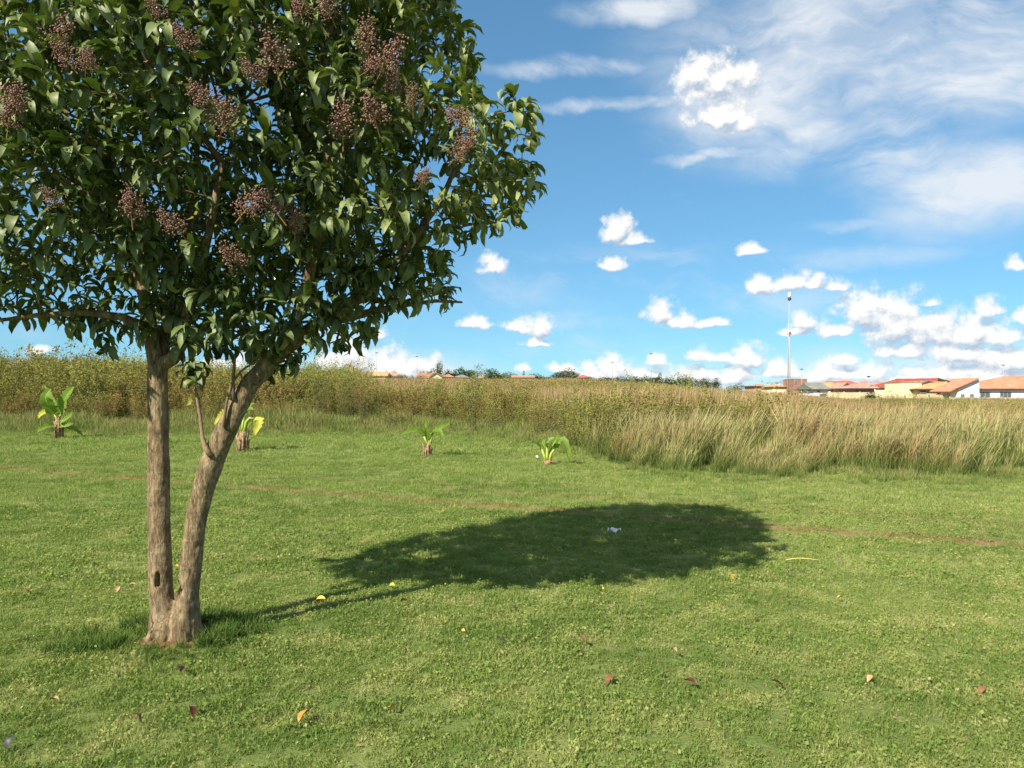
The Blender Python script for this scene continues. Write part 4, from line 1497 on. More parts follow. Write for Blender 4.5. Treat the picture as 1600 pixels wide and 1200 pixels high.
def house(label, px0, px1, eave, ridge, d, depth, wall, roof, kind='hip', windows=(), ov=0.45, ridge_px=None, base=None, rotz=0.0, name='house', cat='house', group='houses beyond the field', cap=False):
    """Eave, ridge and windows given in photo pixels of the front wall at distance d."""
    a, b = at(px0, eave, d), at(px1, eave, d)
    gx = (a.x + b.x) / 2
    g = float(zg(gx, d))
    root = thing(name, label, cat, (gx, d, g), rotz, group)
    w2 = (b.x - a.x) / 2
    ez = a.z - g
    rz = at(px0, ridge, d + (depth / 2 if kind in ('hip', 'gable_x') else 0)).z - g
    mb = MB()
    if kind == 'gable_y':
        P = [(-w2, 0, -1), (w2, 0, -1), (w2, 0, ez), (0, 0, rz - .1), (-w2, 0, ez)]
        if ridge_px is not None:
            P[3] = (at(ridge_px, ridge, d).x - gx, 0, rz - .1)
        V = P + [(x, depth, z) for (x, y, z) in P]
        mb.add(V, [(0, 1, 2, 3, 4), (9, 8, 7, 6, 5), (0, 4, 9, 5), (1, 6, 7, 2), (4, 3, 8, 9), (3, 2, 7, 8)])
    elif kind == 'mono':
        P = [(-w2, 0, -1), (w2, 0, -1), (w2, 0, rz + .22), (w2 - .28, 0, rz + .22), (w2 - .28, 0, rz - .1), (-w2 + .6, 0, ez)]
        P = [(-w2 + .9, 0, -1)] + P[1:5] + [(-w2 + .9, 0, ez + (rz - ez) * .9 / (2 * w2) - .12)]
        V = P + [(x, depth, z) for (x, y, z) in P]
        n = len(P)
        mb.add(V, [tuple(range(n)), tuple(range(2 * n - 1, n - 1, -1))] + [(i, i + n, (i + 1) % n + n, (i + 1) % n) for i in range(n)])
    else:
        mb.box(-w2, w2, 0, depth, -1, ez if kind != 'flat' else rz)
    mb.build('wall', wall, root)
    rb = MB()
    if kind in ('hip', 'gable_x'):
        x0, x1, y0, y1 = -w2 - ov, w2 + ov, -ov, depth + ov
        if ridge_px:
            r0, r1 = (at(p, ridge, d + depth / 2).x - gx for p in ridge_px)
        elif kind == 'hip':
            r0, r1 = x0 + min(w2, depth / 2) * .95, x1 - min(w2, depth / 2) * .95
        else:
            r0, r1 = x0, x1
        ym = depth / 2
        e0 = ez + 0.01
        V = [(x0, y0, e0), (x1, y0, e0), (x1, y1, e0), (x0, y1, e0), (r0, ym, rz), (r1, ym, rz)]
        rb.add(V, [(0, 1, 5, 4), (2, 3, 4, 5), (1, 2, 5), (3, 0, 4), (3, 2, 1, 0)])
        rb.build('roof', roof, root)
        fb = MB()
        t_ = 0.05
        fb.box(x0 - t_, x1 + t_, y0 - t_, y0 - 0.004, e0 - .16, e0 + .03)
        fb.box(x0 - t_, x0 - 0.004, y0, y1, e0 - .16, e0 + .03)
        fb.box(x1 + 0.004, x1 + t_, y0, y1, e0 - .16, e0 + .03)
        fb.build('fascia', M['fascia'], root)
        cb = MB()
        cb.tube([(r0, ym, rz), (r1, ym, rz)], 0.12, 6)
        cb.build('ridge_cap', roof, root)
    elif kind == 'gable_y':
        ax = P[3][0]
        for sx, xe in ((-1, -w2), (1, w2)):
            sl = (rz - ez) / abs(ax - xe)
            xo = xe + sx * ov
            zo = ez - sl * ov
            V = [(ax, -ov, rz), (xo, -ov, zo), (xo, depth + ov, zo), (ax, depth + ov, rz)]
            V = V + [(x, y, z + .16) for (x, y, z) in V]
            rb.add(V, [(3, 2, 1, 0), (4, 5, 6, 7), (0, 1, 5, 4), (1, 2, 6, 5), (2, 3, 7, 6), (3, 0, 4, 7)])
        rb.build('roof', roof, root)
        fb = MB()
        for sx, xe in ((-1, -w2), (1, w2)):
            sl = (rz - ez) / abs(ax - xe)
            xo, zo = xe + sx * ov, ez - sl * ov
            V = [(ax, -ov - .05, rz - .12), (xo, -ov - .05, zo - .12), (xo, -ov - .05, zo + .12), (ax, -ov - .05, rz + .12)]
            V += [(x, y + .046, z) for (x, y, z) in V]
            fb.add(V, [(0, 1, 2, 3), (7, 6, 5, 4), (0, 4, 5, 1), (1, 5, 6, 2), (2, 6, 7, 3), (3, 7, 4, 0)])
        fb.build('fascia', M['fascia'], root)
    elif kind == 'mono':
        V = [(-w2 - ov, -ov, ez - .1), (w2 - .29, -ov, rz), (w2 - .29, depth + ov, rz), (-w2 - ov, depth + ov, ez - .1)]
        V = V + [(x, y, z + .18) for (x, y, z) in V]
        rb.add(V, [(3, 2, 1, 0), (4, 5, 6, 7), (0, 1, 5, 4), (1, 2, 6, 5), (2, 3, 7, 6), (3, 0, 4, 7)])
        rb.build('roof', roof, root)
    if cap:
        cbm = MB()
        cbm.box(-w2 - .08, w2 + .08, -.08, depth + .08, rz + .003, rz + .15)
        cbm.build('coping', roof, root)
    for (wx0, wx1, wy0, wy1) in windows:
        p, q = at(wx0, wy1, d), at(wx1, wy0, d)
        x0, x1, z0, z1 = p.x - gx, q.x - gx, p.z - g, q.z - g
        f = MB()
        t_ = .09
        f.box(x0, x1, -.07, -.003, z1 - t_, z1)
        f.box(x0 - .06, x1 + .06, -.12, -.003, z0 - .08, z0)
        f.box(x0, x0 + t_, -.07, -.003, z0 + .003, z1 - t_ - .003)
        f.box(x1 - t_, x1, -.07, -.003, z0 + .003, z1 - t_ - .003)
        nmul = max(1, int((x1 - x0) / 0.75))
        for k in range(1, nmul + 1):
            xm = x0 + (x1 - x0) * k / (nmul + 1)
            f.box(xm - .035, xm + .035, -.06, -.003, z0 + .003, z1 - t_ - .003)
        win = f.build('window', M['frame'], root)
        pn = MB()
        pn.box(x0 + t_ + .003, x1 - t_ - .003, -.03, -.004, z0 + .004, z1 - t_ - .004)
        pn.build('pane', M['glass'], win)
    return root


def boundary_wall(label, px0, px1, top, d, material, post=2.4, group='garden walls along the field', dx=0.0):
    a, b = at(px0, top, d), at(px1, top, d)
    g = float(zg((a.x + b.x) / 2, d))
    root = thing('boundary_wall', label, 'wall', ((a.x + b.x) / 2, d, g), 0, group)
    w2 = (b.x - a.x) / 2
    h = a.z - g
    n = max(1, int(round(2 * w2 / post)))
    for i in range(n):
        x0, x1 = -w2 + 2 * w2 * i / n + .07, -w2 + 2 * w2 * (i + 1) / n - .07
        m = MB()
        rows = 4
        for k in range(rows):
            z0, z1 = -.4 + (h + .35) * k / rows, -.4 + (h + .35) * (k + 1) / rows - .015
            m.box(x0, x1, -.025, .025, z0, z1)
        m.build('panel', material, root)
    for i in range(n + 1):
        x = -w2 + 2 * w2 * i / n
        m = MB()
        m.box(x - .068, x + .068, -.07, .07, -.4, h + .06)
        m.build('post', material, root)
    return root


def houses():
    H = house
    H('white house with wide orange hip roof and large windows at the right edge', 1519, 1660, 607.5, 589, 112, 9.0, M['white'], M['tile_orange'], 'hip',
      [(1531, 1547, 612.5, 621), (1562, 1580, 612.5, 621), (1506.5, 1507, 700, 701)][:2] + [(1622, 1640, 612.5, 621)], ridge_px=(1566, 1640))
    H('white lean-to house with one steep orange roof slope rising to a bare wall', 1486, 1530, 611.5, 592, 108.5, 4.2, M['white'], M['tile_orange'], 'mono', [(1500.5, 1506.5, 615.5, 620.5), (1515, 1521.5, 615.5, 621)], ov=0.5)
    H('beige house with ochre tiled roof left of the white lean-to', 1437, 1478, 607.8, 597.5, 114, 7.0, M['beige'], M['tile_yellow'], 'hip', [(1437.6, 1446, 609.5, 613.5)], ridge_px=(1455, 1480))
    H('cream house with a plain parapet wall and no visible roof', 1407.5, 1440, 622, 598, 116, 5.0, M['cream'], M['tile_pink'], 'flat', cap=True)
    H('cream house with a small pointed gable beside the parapet wall', 1436, 1462, 600.5, 596.2, 117.5, 6.0, M['cream'], M['tile_grey'], 'gable_y', ov=0.3)
    H('house under a long dark red roof behind the cream parapet', 1390, 1466, 606, 592.6, 134, 9.0, M['pink'], M['tile_red'], 'hip', [(1399, 1404, 607.5, 611.5)], ridge_px=(1399.5, 1464))
    H('cream house with a half gable behind the ochre roof', 1462, 1500, 601, 591.6, 140, 9.0, M['cream'], M['tile_pink'], 'gable_y', ridge_px=1463.5)
    H('pink-brown house with low pink hip roof and a small dark window', 1336, 1369, 606.8, 597.5, 128, 8.0, M['pink'], M['tile_pink'], 'hip', [(1334.6 + 2, 1339.8, 607.6, 610.6)], ridge_px=(1345, 1357))
    H('cream house with bright red ridged roof', 1308, 1343, 604.5, 596.4, 142, 8.0, M['cream'], M['tile_bright'], 'gable_x', [(1320, 1325, 606.5, 611)])
    H('cream porch with a small pointed roof in front of the bright red roof', 1312.5, 1332, 606.0, 599.2, 135, 4.0, M['cream'], M['tile_pink'], 'gable_y', [(1315, 1321, 607.6, 611)], ov=0.4)
    H('small cream house with ochre roof between the grey and the bright red roofs', 1295, 1308, 605.5, 598.2, 141, 6.0, M['cream'], M['tile_yellow'], 'gable_x', [(1298, 1303, 607.5, 611.5)])
    H('white cottage with plain grey roof', 1271, 1294, 608.3, 598.6, 138, 7.0, M['white'], M['tile_grey'], 'gable_x', [(1277, 1281, 609.6, 612.5)])
    H('far house whose pale pink roof shows above the bright red roof', 1316, 1344, 599, 594.2, 190, 8.0, M['cream'], M['tile_pink'], 'hip')
    H('far orange roofed house behind the lean-to', 1478, 1545, 598, 592.6, 170, 9.0, M['cream'], M['tile_orange'], 'hip')
    H('low far house with orange roof right of the dark red roof', 1376, 1398, 601.5, 597.2, 175, 8.0, M['cream'], M['tile_pink'], 'hip')
    H('brown flat-roofed brick building beside the mast', 1240, 1261, 606, 592.3, 185, 7.0, M['brick'], M['concrete'], 'flat', [(1241, 1246, 594, 599)], name='brick_building', cat='building', cap=True)
    H('low pinkish house left of the tall mast', 1178, 1204, 603.2, 600.6, 200, 8.0, M['pink'], M['tile_pink'], 'hip')
    H('low cream house with pale orange roof just left of the tall mast', 1206, 1229, 604.4, 601.2, 190, 8.0, M['cream'], M['tile_yellow'], 'hip')
    # the far rise on the left
    H('far house with long red-brown roof left of the lamp posts', 545, 588, 587.5, 580.5, 225, 9.0, M['cream'], M['tile_brown'], 'hip')
    H('far house with small ochre gable below the lamp post', 582, 603, 587.5, 582.0, 218, 7.0, M['cream'], M['tile_yellow'], 'gable_x')
    H('far house with pale grey-pink hip roof', 598, 624, 588, 582.2, 222, 8.0, M['cream'], M['tile_pink'], 'hip')
    H('far house with brown roof and cream gable end', 653, 672, 590.5, 583.0, 216, 8.0, M['cream'], M['tile_brown'], 'gable_x')
    H('far cream gabled wing beside the brown roof', 672, 691, 589.0, 583.0, 214, 8.0, M['cream'], M['tile_pink'], 'gable_y', ov=0.3)
    H('far small house with bright orange roof right of the cream gable', 688, 708, 589.0, 585.6, 222, 7.0, M['cream'], M['tile_orange'], 'hip')
    H('far house with dark grey roof below the dark trees', 708, 732, 590.0, 585.8, 224, 8.0, M['beige'], M['tile_grey'], 'hip')
    H('far cream house right of the thin sapling', 744, 760, 591.0, 587.0, 215, 7.0, M['cream'], M['tile_pink'], 'hip')
    H('far white-walled house with bright red flat-ridged roof', 801, 833, 589.8, 587.0, 220, 6.0, M['white'], M['tile_orange'], 'gable_x')
    H('far house with a sliver of red roof at the end of the trees', 903, 922, 590.0, 586.4, 225, 7.0, M['cream'], M['tile_bright'], 'hip')
    H('far house with yellow wall half hidden by the bushy weeds', 500, 516, 585.0, 580.5, 225, 7.0, M['cream'], M['tile_yellow'], 'hip')
    t = H('tall square orange brick tower above the far roofs', 544.5, 551.5, 590, 572.5, 240, 1.5, M['tower'], M['tile_brown'], 'flat', name='brick_tower', cat='tower', group=None, cap=True)
    # garden walls
    boundary_wall('cream garden wall with tall panels left of the parapet house', 1367, 1407, 608.6, 112, M['cream'])
    boundary_wall('grey concrete panel wall in front of the white houses', 1484, 1700, 620.2, 106, M['concrete'])
    boundary_wall('short grey wall in front of the cream garden wall', 1378, 1414, 617.2, 109, M['beige'])
    boundary_wall('beige wall in front of the ochre roofed house', 1446, 1484, 616.0, 110.5, M['beige'])
    boundary_wall('low cream wall between the brick building and the white cottage', 1251, 1272, 606.6, 150, M['cream'])
    boundary_wall('low wall in front of the bright red roofed house', 1294, 1368, 612.4, 126, M['beige'])


houses()


# ------------------------------------------------------------------ masts, lamps, pylon
def mast(px, top, d, r0, r1, label, head, cat='mast', name='light_mast', px_top=None, group=None):
    p = at(px, top, d)
    g = float(zg(p.x, d))
    root = thing(name, label, cat, (p.x, d, g), 0, group)
    h = p.z - g
    dx = 0 if px_top is None else (px_top - px) / FPX * d
    b = MB()
    b.tube([(0, 0, -.5), (dx * .5, 0, h * .5), (dx, 0, h)], [r0, (r0 + r1) / 2, r1], 10)
    b.tube([(0, 0, -.3), (0, 0, .5)], [r0 * 1.7, r0 * 1.6], 10)
    b.build('pole', M['steel'], root, True)
    hb = MB()
    if head == 'ring':
        hb.tube([(dx, 0, h - .3), (dx, 0, h + .1), (dx, 0, h + .5)], [.4, .5, .2], 12)
        hb.build('lamp_ring', M['dark'], root)
        for k in range(6):
            a = k * math.pi / 3
            lb = MB()
            cx_, cy_ = dx + math.cos(a) * .62, math.sin(a) * .62
            lb.box(cx_ - .18, cx_ + .18, cy_ - .18, cy_ + .18, h - .45, h - .15)
            lb.build('lamp', M['steel'], root)
    elif head == 'ball':
        hb.tube([(dx, 0, h - .15), (dx, 0, h + .25), (dx, 0, h + .75), (dx, 0, h + 1.0)], [.15, .32, .30, .12], 12)
        hb.build('lamp', M['white'], root, True)
        db = MB()
        db.tube([(dx, 0, h - .65), (dx, 0, h - .16)], [.34, .38], 12)
        db.build('collar', M['dark'], root)
    else:
        q = d / 250 * .42
        hb.box(dx - q, dx + q, -.2, .2, h - .08, h + .1)
        hb.build('lamp', M['dark'], root)
    return root


mast(1230.3, 464, 160, .13, .075, 'very tall pale lighting mast with a round head rising from the field', 'ball', px_top=1234.2)
mast(1234.2, 521, 250, .20, .12, 'second, shorter pale mast just right of the very tall one', 'ring')
LG = 'street lamps far beyond the field'
for (px, top, d, lb) in ((588.5, 551, 250, 'tall thin lamp post above the far red-brown roofs'), (651.5, 557, 250, 'thin lamp post standing left of the far olive tree'),
                         (1017.5, 552.5, 210, 'tall lamp post above the dark green trees in the middle distance'), (503, 551, 250, 'lamp post rising out of the bushy weeds near the tree'),
                         (1252.8, 577, 180, 'thin lamp post in front of the brown brick building'), (1357.5, 588.5, 128, 'slim pole beside the pink-brown house'),
                         (1568, 570.5, 200, 'lamp post behind the white house at the right edge'), (957, 566, 300, 'faint lamp post above the left end of the green mound of trees')):
    mast(px, top, d, .10 * d / 220, .06 * d / 220, lb, 'bar', 'lamp post', 'street_lamp', group=LG)


def pylon():
    p = at(44, 536, 420)
    g = float(zg(p.x, 420))
    root = thing('power_pylon', 'distant grey lattice pylon above the thicket at the far left', 'pylon', (p.x, 420, g))
    h = p.z - g
    b = MB()
    for sx, sy in ((-1, -1), (-1, 1), (1, -1), (1, 1)):
        b.tube([(sx * 2.2, sy * 2.2, 0), (sx * .7, sy * .7, h * .6), (sx * .25, sy * .25, h)], .14, 4)
    nlev = 9
    for k in range(nlev):
        z0, z1 = h * k / nlev, h * (k + 1) / nlev
        w0, w1 = 2.2 - 1.95 * (k / nlev) ** .7, 2.2 - 1.95 * ((k + 1) / nlev) ** .7
        for s in (-1, 1):
            b.tube([(-w0, s * w0, z0), (w1, s * w1, z1)], .09, 3)
            b.tube([(w0, s * w0, z0), (-w1, s * w1, z1)], .09, 3)
    b.build('lattice', M['steel'], root)
    for z, w in ((h * .70, 3.2), (h * .82, 2.8), (h * .93, 2.2)):
        c = MB()
        c.tube([(-w, 0, z), (0, 0, z + .5), (w, 0, z)], .12, 4)
        c.tube([(-w, 0, z), (w, 0, z)], .10, 4)
        c.build('crossarm', M['steel'], root)


pylon()


# ------------------------------------------------------------------ far trees
def crown_mesh(seed, lobes, n, shape='round', material=None):
    r = np.random.default_rng(seed)
    P, Hh = [], []
    for k in range(lobes):
        a = r.random() * 6.283
        rr = 0.30 * math.sqrt(r.random())
        zc = 0.26 + 0.50 * r.random()
        if shape == 'tall':
            rr *= 0.35
        c = np.array([rr * math.cos(a), rr * math.sin(a), zc])
        s = np.array([.26, .26, .22]) * (0.7 + 0.6 * r.random())
        if shape == 'tall':
            s = s * np.array([.7, .7, 1.2])
        m = n // lobes
        v = r.normal(0, 1, (m, 3))
        v /= np.linalg.norm(v, axis=1)[:, None]
        q = c + v * s * (0.72 + 0.33 * r.random((m, 1)))
        P.append(q)
    P = np.concatenate(P)
    P[:, 2] = np.clip(P[:, 2], 0.06, 1.05)
    V, F, h, rn = leafcloud(P, 0.055, 0.62, 0.3)
    return new_mesh('crown', V, F, material, {'h': np.clip(h, 0, 1), 'rnd': rn})


def far_trees():
    cm = {('d', i): crown_mesh(100 + i, 9, 1500, 'round', M['treeleaf']) for i in range(4)}
    cm.update({('o', i): crown_mesh(200 + i, 8, 1300, 'round', M['treebrown']) for i in range(3)})
    cm.update({('t', i): crown_mesh(300 + i, 6, 900, 'tall', M['treeleaf']) for i in range(2)})
    cm.update({('b', i): crown_mesh(400 + i, 8, 1100, 'tall', M['treebrown']) for i in range(2)})
    tb = MB()
    tb.tube([(0, 0, -.06), (.01, 0, .25), (-.01, .01, .5), (.02, 0, .72)], [.035, .026, .02, .008], 7)
    for k in range(5):
        a = k * 1.3
        tb.tube([(0, 0, .28 + .05 * k), (math.cos(a) * .16, math.sin(a) * .16, .48 + .05 * k)], [.014, .006], 5)
    tm = bpy.data.meshes.new('trunk')
    tm.from_pydata(tb.V, [], tb.F)
    tm.materials.append(M['twig'])
    T = [
        (528, 571, 26, 232, 'd', 'dark round tree standing left of the brick tower'), (561, 577.5, 9, 250, 'd', 'tiny dark tree just right of the brick tower'),
        (596, 579.5, 14, 240, 'd', 'low dark treetop between the far roofs and the lamp post'), (604.5, 577, 5, 235, 't', 'narrow upright tree among the far roofs'), (612, 578, 12, 238, 'd', 'small round dark tree above the pale grey-pink roof'),
        (627, 584, 17, 190, 'o', 'brownish round bush in front of the far roofs'), (641, 586, 12, 190, 'o', 'smaller brownish bush right of the round bush'), (655, 585, 20, 190, 'd', 'low spreading green bush in front of the brown roof'),
        (671, 573, 24, 230, 'd', 'flat-topped dark tree left of the tall olive tree'), (687, 565.5, 20, 226, 'b', 'tall olive-brown tree standing above its dark neighbours'), (699, 575, 16, 229, 'd', 'dark tree tucked right of the tall olive tree'),
        (712, 573.5, 22, 231, 'd', 'broad dark tree left of the sapling'), (725, 570, 18, 233, 'd', 'taller dark tree close behind the sapling'), (738, 576, 20, 236, 'd', 'dark tree directly behind the sapling'),
        (766, 572.5, 26, 228, 'd', 'largest round dark tree right of the sapling'), (779, 577, 22, 226, 'd', 'dark tree on the right shoulder of the large round tree'), (772, 582, 26, 215, 'd', 'low dark tree in front of the large round tree'),
        (799, 581, 24, 236, 'o', 'pale olive tree behind the far red roof'), (818.5, 578.5, 7, 228, 't', 'small narrow cypress right of the far red roof'), (842, 581.5, 28, 230, 'd', 'low wide dark tree in a line right of the cypress'),
        (858, 585, 22, 228, 'd', 'lowest tree of the dark line'), (874, 579, 20, 232, 'd', 'dark tree left of the big olive tree'), (886, 572, 27, 235, 'o', 'big olive-grey tree above the end of the line'), (901, 579, 20, 231, 'd', 'dark tree right of the big olive tree'),
        (926, 588, 26, 222, 'd', 'low dark tree left of the green mound'), (948, 588, 28, 220, 'd', 'first tree of the green mound from the left'), (966, 586.5, 28, 222, 'd', 'second tree of the green mound'), (985, 585, 32, 224, 'd', 'tallest tree of the green mound'),
        (1005, 586, 28, 222, 'd', 'tree of the green mound just left of the lamp post'), (1024, 587.5, 28, 221, 'd', 'tree of the green mound just right of the lamp post'), (1043, 590, 24, 220, 'd', 'last tree of the green mound from the left'),
        (1029, 579, 8, 235, 'd', 'small lone tree above the mound beside the lamp post'), (1074, 585.5, 26, 228, 'o', 'brown-leaved round tree right of the mound'), (1090, 587, 26, 226, 'o', 'olive tree right of the brown-leaved one'),
        (1106, 590, 16, 228, 'o', 'low olive bush at the end of the brown trees'), (1120, 587, 13, 230, 'd', 'small flat-topped tree right of the brown trees'), (1209.5, 596.5, 7, 240, 'd', 'tiny dark tree left of the mast'),
        (1221, 596, 8, 240, 'o', 'tiny greyish tree close left of the mast'), (1237.5, 597, 7, 240, 'd', 'tiny dark tree between mast and brick building'), (1362.5, 610, 22, 108, 'd', 'low dark green shrub at the end of the cream garden wall'),
        (1057, 587.5, 26, 216, 'd', 'dark tree below the orange roof past the mound'), (1150, 599, 20, 225, 'o', 'low olive shrub on the skyline of the field'), (1172, 600, 16, 230, 'd', 'low dark shrub on the skyline of the field'), (1288, 609.5, 12, 132, 'o', 'low shrub below the small ochre roof'),
    ]
    for i, (px, top, wpx, d, kd, lb) in enumerate(T):
        p = at(px, top, d)
        g = float(zg(p.x, d))
        h = p.z - g
        w = wpx / FPX * d / 0.72
        shrub = h < 2.6
        root = thing('shrub' if shrub else 'far_tree', lb, 'shrub' if shrub else 'tree', (p.x, d, g), rng.random() * 6.28, 'trees far beyond the field')
        n_ = {'d': 4, 'o': 3, 't': 2, 'b': 2}[kd]
        c = link('crown', cm[(kd, i % n_)], root)
        c.scale = (w, w, h * 1.02)
        c['kind'] = 'thing'
        tk = link('trunk', tm, root)
        tk.scale = (min(w, h), min(w, h), h)


far_trees()


# ------------------------------------------------------------------ weeds that stand out singly
def tall_weed(px, top, base_py, d, wpx, label, material, n_stems, leaves, size, name, cat, tall=False):
    p = at(px, top, d)
    g = float(zg(p.x, d))
    root = thing(name, label, cat, (p.x, d, g))
    h = p.z - g
    w = wpx / FPX * d
    st = MB()
    P = []
    for s in range(n_stems):
        a = s * 2.4
        lean = (w * .42 * (0.3 + 0.7 * rng.random())) if n_stems > 1 else 0.03
        hh = h * (1 if s == 0 else 0.72 + 0.28 * rng.random())
        q = [(lean * .3 * math.cos(a), lean * .3 * math.sin(a), -.1), (lean * .5 * math.cos(a), lean * .5 * math.sin(a), hh * .5), (lean * math.cos(a), lean * math.sin(a), hh * .97)]
        st.tube(q, [.012, .009, .003] if tall else [.007, .005, .002], 4)
        k = leaves // n_stems
        t = rng.random(k) ** (0.85 if not tall else 0.8)
        cxx = lean * (.3 + .7 * t ** 1.3) * math.cos(a)
        cyy = lean * (.3 + .7 * t ** 1.3) * math.sin(a)
        rad = w * (0.24 if n_stems > 1 else 0.5) * (1.0 - 0.55 * t) * (1 if not tall else np.clip(t * 2.5, .2, 1))
        an = rng.random(k) * 6.283
        qr = np.sqrt(rng.random(k))
        P.append(np.stack([cxx + rad * qr * np.cos(an), cyy + rad * qr * np.sin(an), hh * (0.12 + 0.88 * t)], 1))
    st.build('stems', M['twig'], root)
    P = np.concatenate(P)
    V, F, hA, rn = leafcloud(P, size, 0.42, 0.8, np.clip(P[:, 2] / h, 0, 1))
    link('foliage', new_mesh('foliage', V, F, material, {'h': hA, 'rnd': rn}), root, kind='stuff')


TW = [
    (738, 569, 690, 30.5, 34, 'slender yellow-green sapling standing above the weeds in the middle', M['sapling'], 4, 900, .075, 'sapling', 'sapling', True),
    (985, 591, 655, 40, 16, 'narrow column-shaped green weed poking above the field grass', M['bush'], 3, 900, .06, 'tall_weed', 'weed', True),
    (500, 562, 660, 34.2, 60, 'bushy yellow-green weed clump just right of the leaning trunk', M['bush'], 12, 3600, .055, 'bush', 'bush', False),
    (540, 566, 662, 33.8, 54, 'bushy green weed clump at the end of the thicket', M['bush'], 12, 3200, .055, 'bush', 'bush', False),
    (566, 584, 664, 33.6, 40, 'lowest brownish clump closing the thicket on its right', M['weed'], 10, 2200, .05, 'bush', 'bush', False),
    (22, 538, 660, 38, 22, 'thin feathery weed stalk sticking out at the far left edge', M['weed'], 5, 260, .05, 'tall_weed', 'weed', True),
    (128, 543, 660, 38, 34, 'feathery weed spray rising above the thicket right of the leafy banana plant', M['weed'], 7, 420, .05, 'tall_weed', 'weed', True),
    (186, 550, 660, 37, 26, 'lower feathery weed spray close left of the upright trunk', M['weed'], 6, 340, .05, 'tall_weed', 'weed', True),
    (612, 632, 668, 33.0, 60, 'dark brownish weed clump at the lawn edge left of the slim banana plant', M['weed'], 10, 1600, .05, 'bush', 'bush', False),
    (770, 622, 672, 30.0, 50, 'dull green weed clump at the lawn edge right of the sapling', M['bush'], 9, 1500, .05, 'bush', 'bush', False),
    (842, 628, 680, 26.5, 60, 'grey-green weed clump above the lowest banana plant', M['bush'], 10, 1700, .05, 'bush', 'bush', False),
    (905, 632, 688, 23.5, 56, 'reddish weed clump where the tall grass begins', M['weed'], 10, 1500, .045, 'bush', 'bush', False),
]
for q in TW:
    tall_weed(*q)


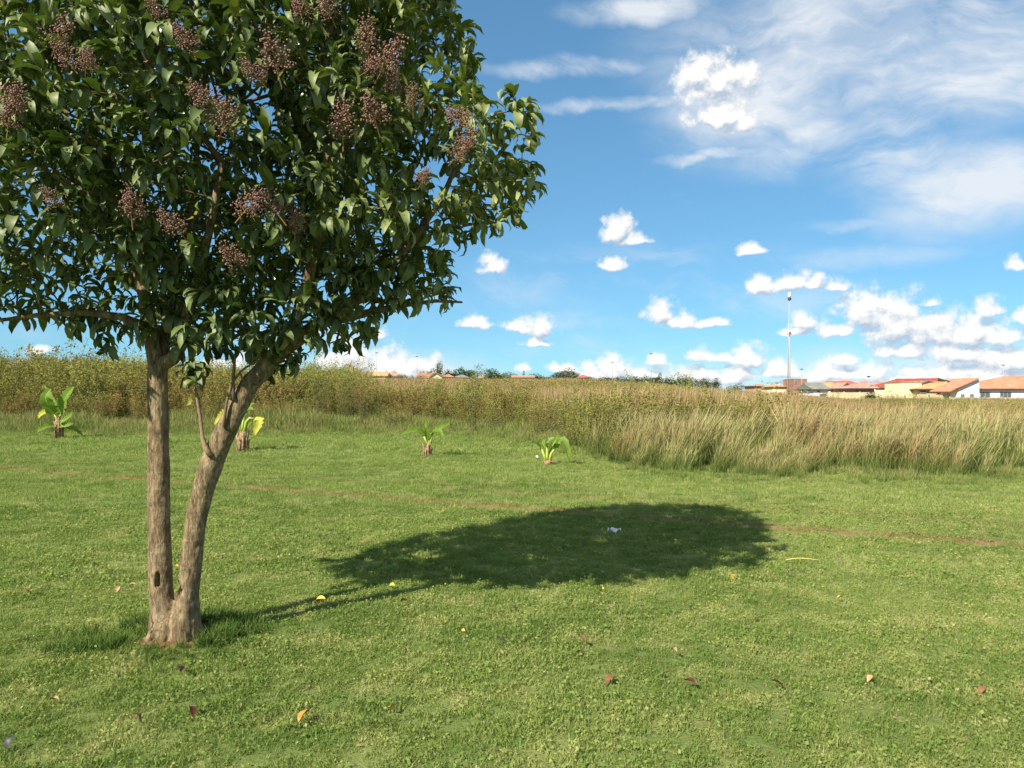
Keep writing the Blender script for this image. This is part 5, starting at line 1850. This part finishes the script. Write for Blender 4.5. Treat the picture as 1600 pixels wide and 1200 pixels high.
# ------------------------------------------------------------------ fallen leaves and litter on the lawn
def litter():
    cols = {'tan': (0.46, 0.29, 0.14), 'brown': (0.20, 0.085, 0.040), 'dark red': (0.10, 0.026, 0.016), 'yellow': (0.62, 0.46, 0.08), 'orange': (0.56, 0.25, 0.05), 'dark': (0.055, 0.032, 0.022)}
    lm = {}
    for cn, c in cols.items():
        for v in range(3):
            curl, fold, wid = ((1.4, .5, .46), (2.3, .7, .42), (0.7, .9, .50))[v]
            V, F = [], []
            segs = 5
            x, z, ang = -.5, 0.05, 0.5
            for k in range(segs + 1):
                s = k / segs
                wd = wid * math.sin(math.pi * (s * .94 + .04)) ** .8 * .5
                V += [(x, -wd, z + fold * wd), (x, 0, z), (x, wd, z + fold * wd * .8)]
                ang -= curl / segs
                x += math.cos(ang) / segs
                z += math.sin(ang) / segs
            for k in range(segs):
                a, b = k * 3, k * 3 + 3
                F += [(a, a + 1, b + 1, b), (a + 1, a + 2, b + 2, b + 1)]
            if cn not in M:
                M[cn] = plain('fallen_leaf_' + cn.replace(' ', '_'), c, 0.6, 0.15, 60)
            me = new_mesh('fallen_leaf', V, F, M[cn], smooth_=True)
            lm[(cn, v)] = me
    L = [
        (50, 931, 'tan', .085, 'pale tan fallen leaf near the left edge of the lawn'), (185, 925, 'tan', .09, 'long tan fallen leaf left of the trunk foot'), (209, 921, 'tan', .06, 'small tan fallen leaf close left of the trunk'),
        (276, 890, 'orange', .07, 'orange fallen leaf seen between the two trunks'), (485, 899, 'dark red', .075, 'dark red fallen leaf above the trunk shadow'), (503, 947, 'yellow', .075, 'yellow fallen leaf below the trunk shadow'),
        (612, 924, 'yellow', .07, 'yellow fallen leaf under the near edge of the crown shadow'), (622, 886, 'orange', .06, 'orange fallen leaf inside the ragged left part of the crown shadow'), (633, 952, 'brown', .07, 'brown curled leaf below the crown shadow'),
        (735, 958, 'tan', .07, 'round tan leaf below the middle of the crown shadow'), (722, 998, 'yellow', .05, 'small bright yellow leaf lying alone in mid lawn'), (806, 967, 'dark red', .065, 'small dark red leaf right of the round tan leaf'),
        (785, 1015, 'dark', .06, 'nearly black leaf below the small dark red leaf'), (938, 932, 'yellow', .085, 'bright yellow leaf just under the right half of the crown shadow'), (908, 1015, 'brown', .075, 'upper of two brown leaves one above the other'),
        (906, 1033, 'brown', .06, 'lower of two brown leaves one above the other'), (950, 1070, 'brown', .095, 'large rusty brown leaf below the pair of brown leaves'), (1077, 1079, 'dark red', .075, 'dark red leaf right of the large rusty leaf'),
        (1216, 1081, 'brown', .10, 'big curled brown leaf in the right foreground'), (1144, 907, 'orange', .075, 'orange leaf below the right tip of the crown shadow'), (1311, 941, 'yellow', .055, 'tiny yellow leaf in the open lawn at right'),
        (1356, 1068, 'tan', .06, 'dull tan leaf half sunk in the grass at right'), (1530, 1080, 'brown', .075, 'brown leaf near the right edge of the lawn'), (280, 1056, 'brown', .10, 'broad brown leaf below the trunk foot'),
        (303, 1120, 'dark red', .085, 'dark red-brown leaf in the left foreground'), (223, 1129, 'brown', .08, 'rounded brown leaf left of the dark red-brown leaf'), (478, 1129, 'orange', .085, 'orange-tan curled leaf in the foreground'),
        (612, 1113, 'yellow', .07, 'ragged yellow leaf in the middle foreground'), (15, 1168, 'dark', .08, 'blackish leaf in the bottom left corner'), (88, 1103, 'tan', .06, 'small pale leaf in the left foreground'),
        (375, 1043, 'tan', .065, 'tan leaf right of the broad brown leaf'), (636, 1028, 'tan', .06, 'pinkish tan leaf left of the small bright yellow leaf'), (1052, 1031, 'tan', .06, 'sandy leaf above the dark red leaf at right'),
        (1200, 862, 'tan', .06, 'tan leaf near the right tip of the crown shadow'), (1470, 990, 'dark', .05, 'small dark leaf in the open lawn at far right'), (60, 1010, 'tan', .05, 'sandy leaf left of the hollow round the tree'),
    ]
    for i, (px, py, cn, size, lb) in enumerate(L):
        d = CAMZ * FPX / (py - HY)
        p = at(px, py, d)
        p.z = float(zg(p.x, p.y)) + 0.046
        o = bpy.data.objects.new('fallen_leaf', lm[(cn, i % 3)])
        COL.objects.link(o)
        o.location = p
        o.scale = (size,) * 3
        o.rotation_euler = (rng.normal(-.25, .25), rng.normal(0, .25), rng.random() * 6.28)
        tag(o, lb, 'leaf', 'fallen leaves on the lawn')
    # paper scrap in the shade
    d = CAMZ * FPX / (835 - HY)
    p = at(960, 835, d)
    V, F = [], []
    for j in range(5):
        for i in range(7):
            x, y = i / 6 - .5, j / 4 - .5
            V.append((x * .14, y * .085, .012 * math.sin(x * 7 + y * 5) + .02 * abs(x) + .010 * ((i * 7 + j * 3) % 4)))
    F = [(j * 7 + i, j * 7 + i + 1, j * 7 + i + 8, j * 7 + i + 7) for j in range(4) for i in range(6)]
    o = link('paper_scrap', new_mesh('paper_scrap', V, F, M['white']))
    o.location = (p.x, p.y, float(zg(p.x, p.y)) + .05)
    o.rotation_euler = (.12, -.05, -.35)
    tag(o, 'crumpled white scrap of paper lying in the crown shadow', 'paper')
    # a straw
    b = MB()
    d = CAMZ * FPX / (879 - HY)
    p = at(1252, 879, d)
    b.tube([(-.15, 0, 0), (-.05, .006, .012), (.06, .0, .010), (.15, -.012, .0)], [.0045, .004, .0035, .002], 6)
    M['strawcol'] = plain('yellow_straw', (0.62, 0.52, 0.14), 0.6)
    o = b.build('grass_straw', M['strawcol'])
    o.location = (p.x, p.y, float(zg(p.x, p.y)) + .05)
    tag(o, 'long yellow straw lying flat on the lawn right of the crown shadow', 'straw')
    # scraps of plastic by the banana plants
    for (px, py, d, s, lb) in ((64, 655, 29.5, .10, 'white plastic scrap in the rough grass left of the leafy banana plant'), (839, 704, 18.2, .05, 'white plastic scrap beside the lowest banana plant')):
        p = at(px, py, d)
        m = bmesh.new()
        bmesh.ops.create_icosphere(m, subdivisions=2, radius=1)
        for v in m.verts:
            v.co *= 0.7 + 0.6 * mnoise.noise(v.co * 2.3 + Vector((px, 0, 0)))
            v.co.z *= .7
        me = bpy.data.meshes.new('plastic_scrap')
        m.to_mesh(me)
        m.free()
        me.materials.append(M['white'])
        o = link('plastic_scrap', me)
        o.location = (p.x, p.y, float(zg(p.x, p.y)) + (0.25 if px < 100 else .12))
        o.scale = (s, s, s)
        tag(o, lb, 'litter')


litter()
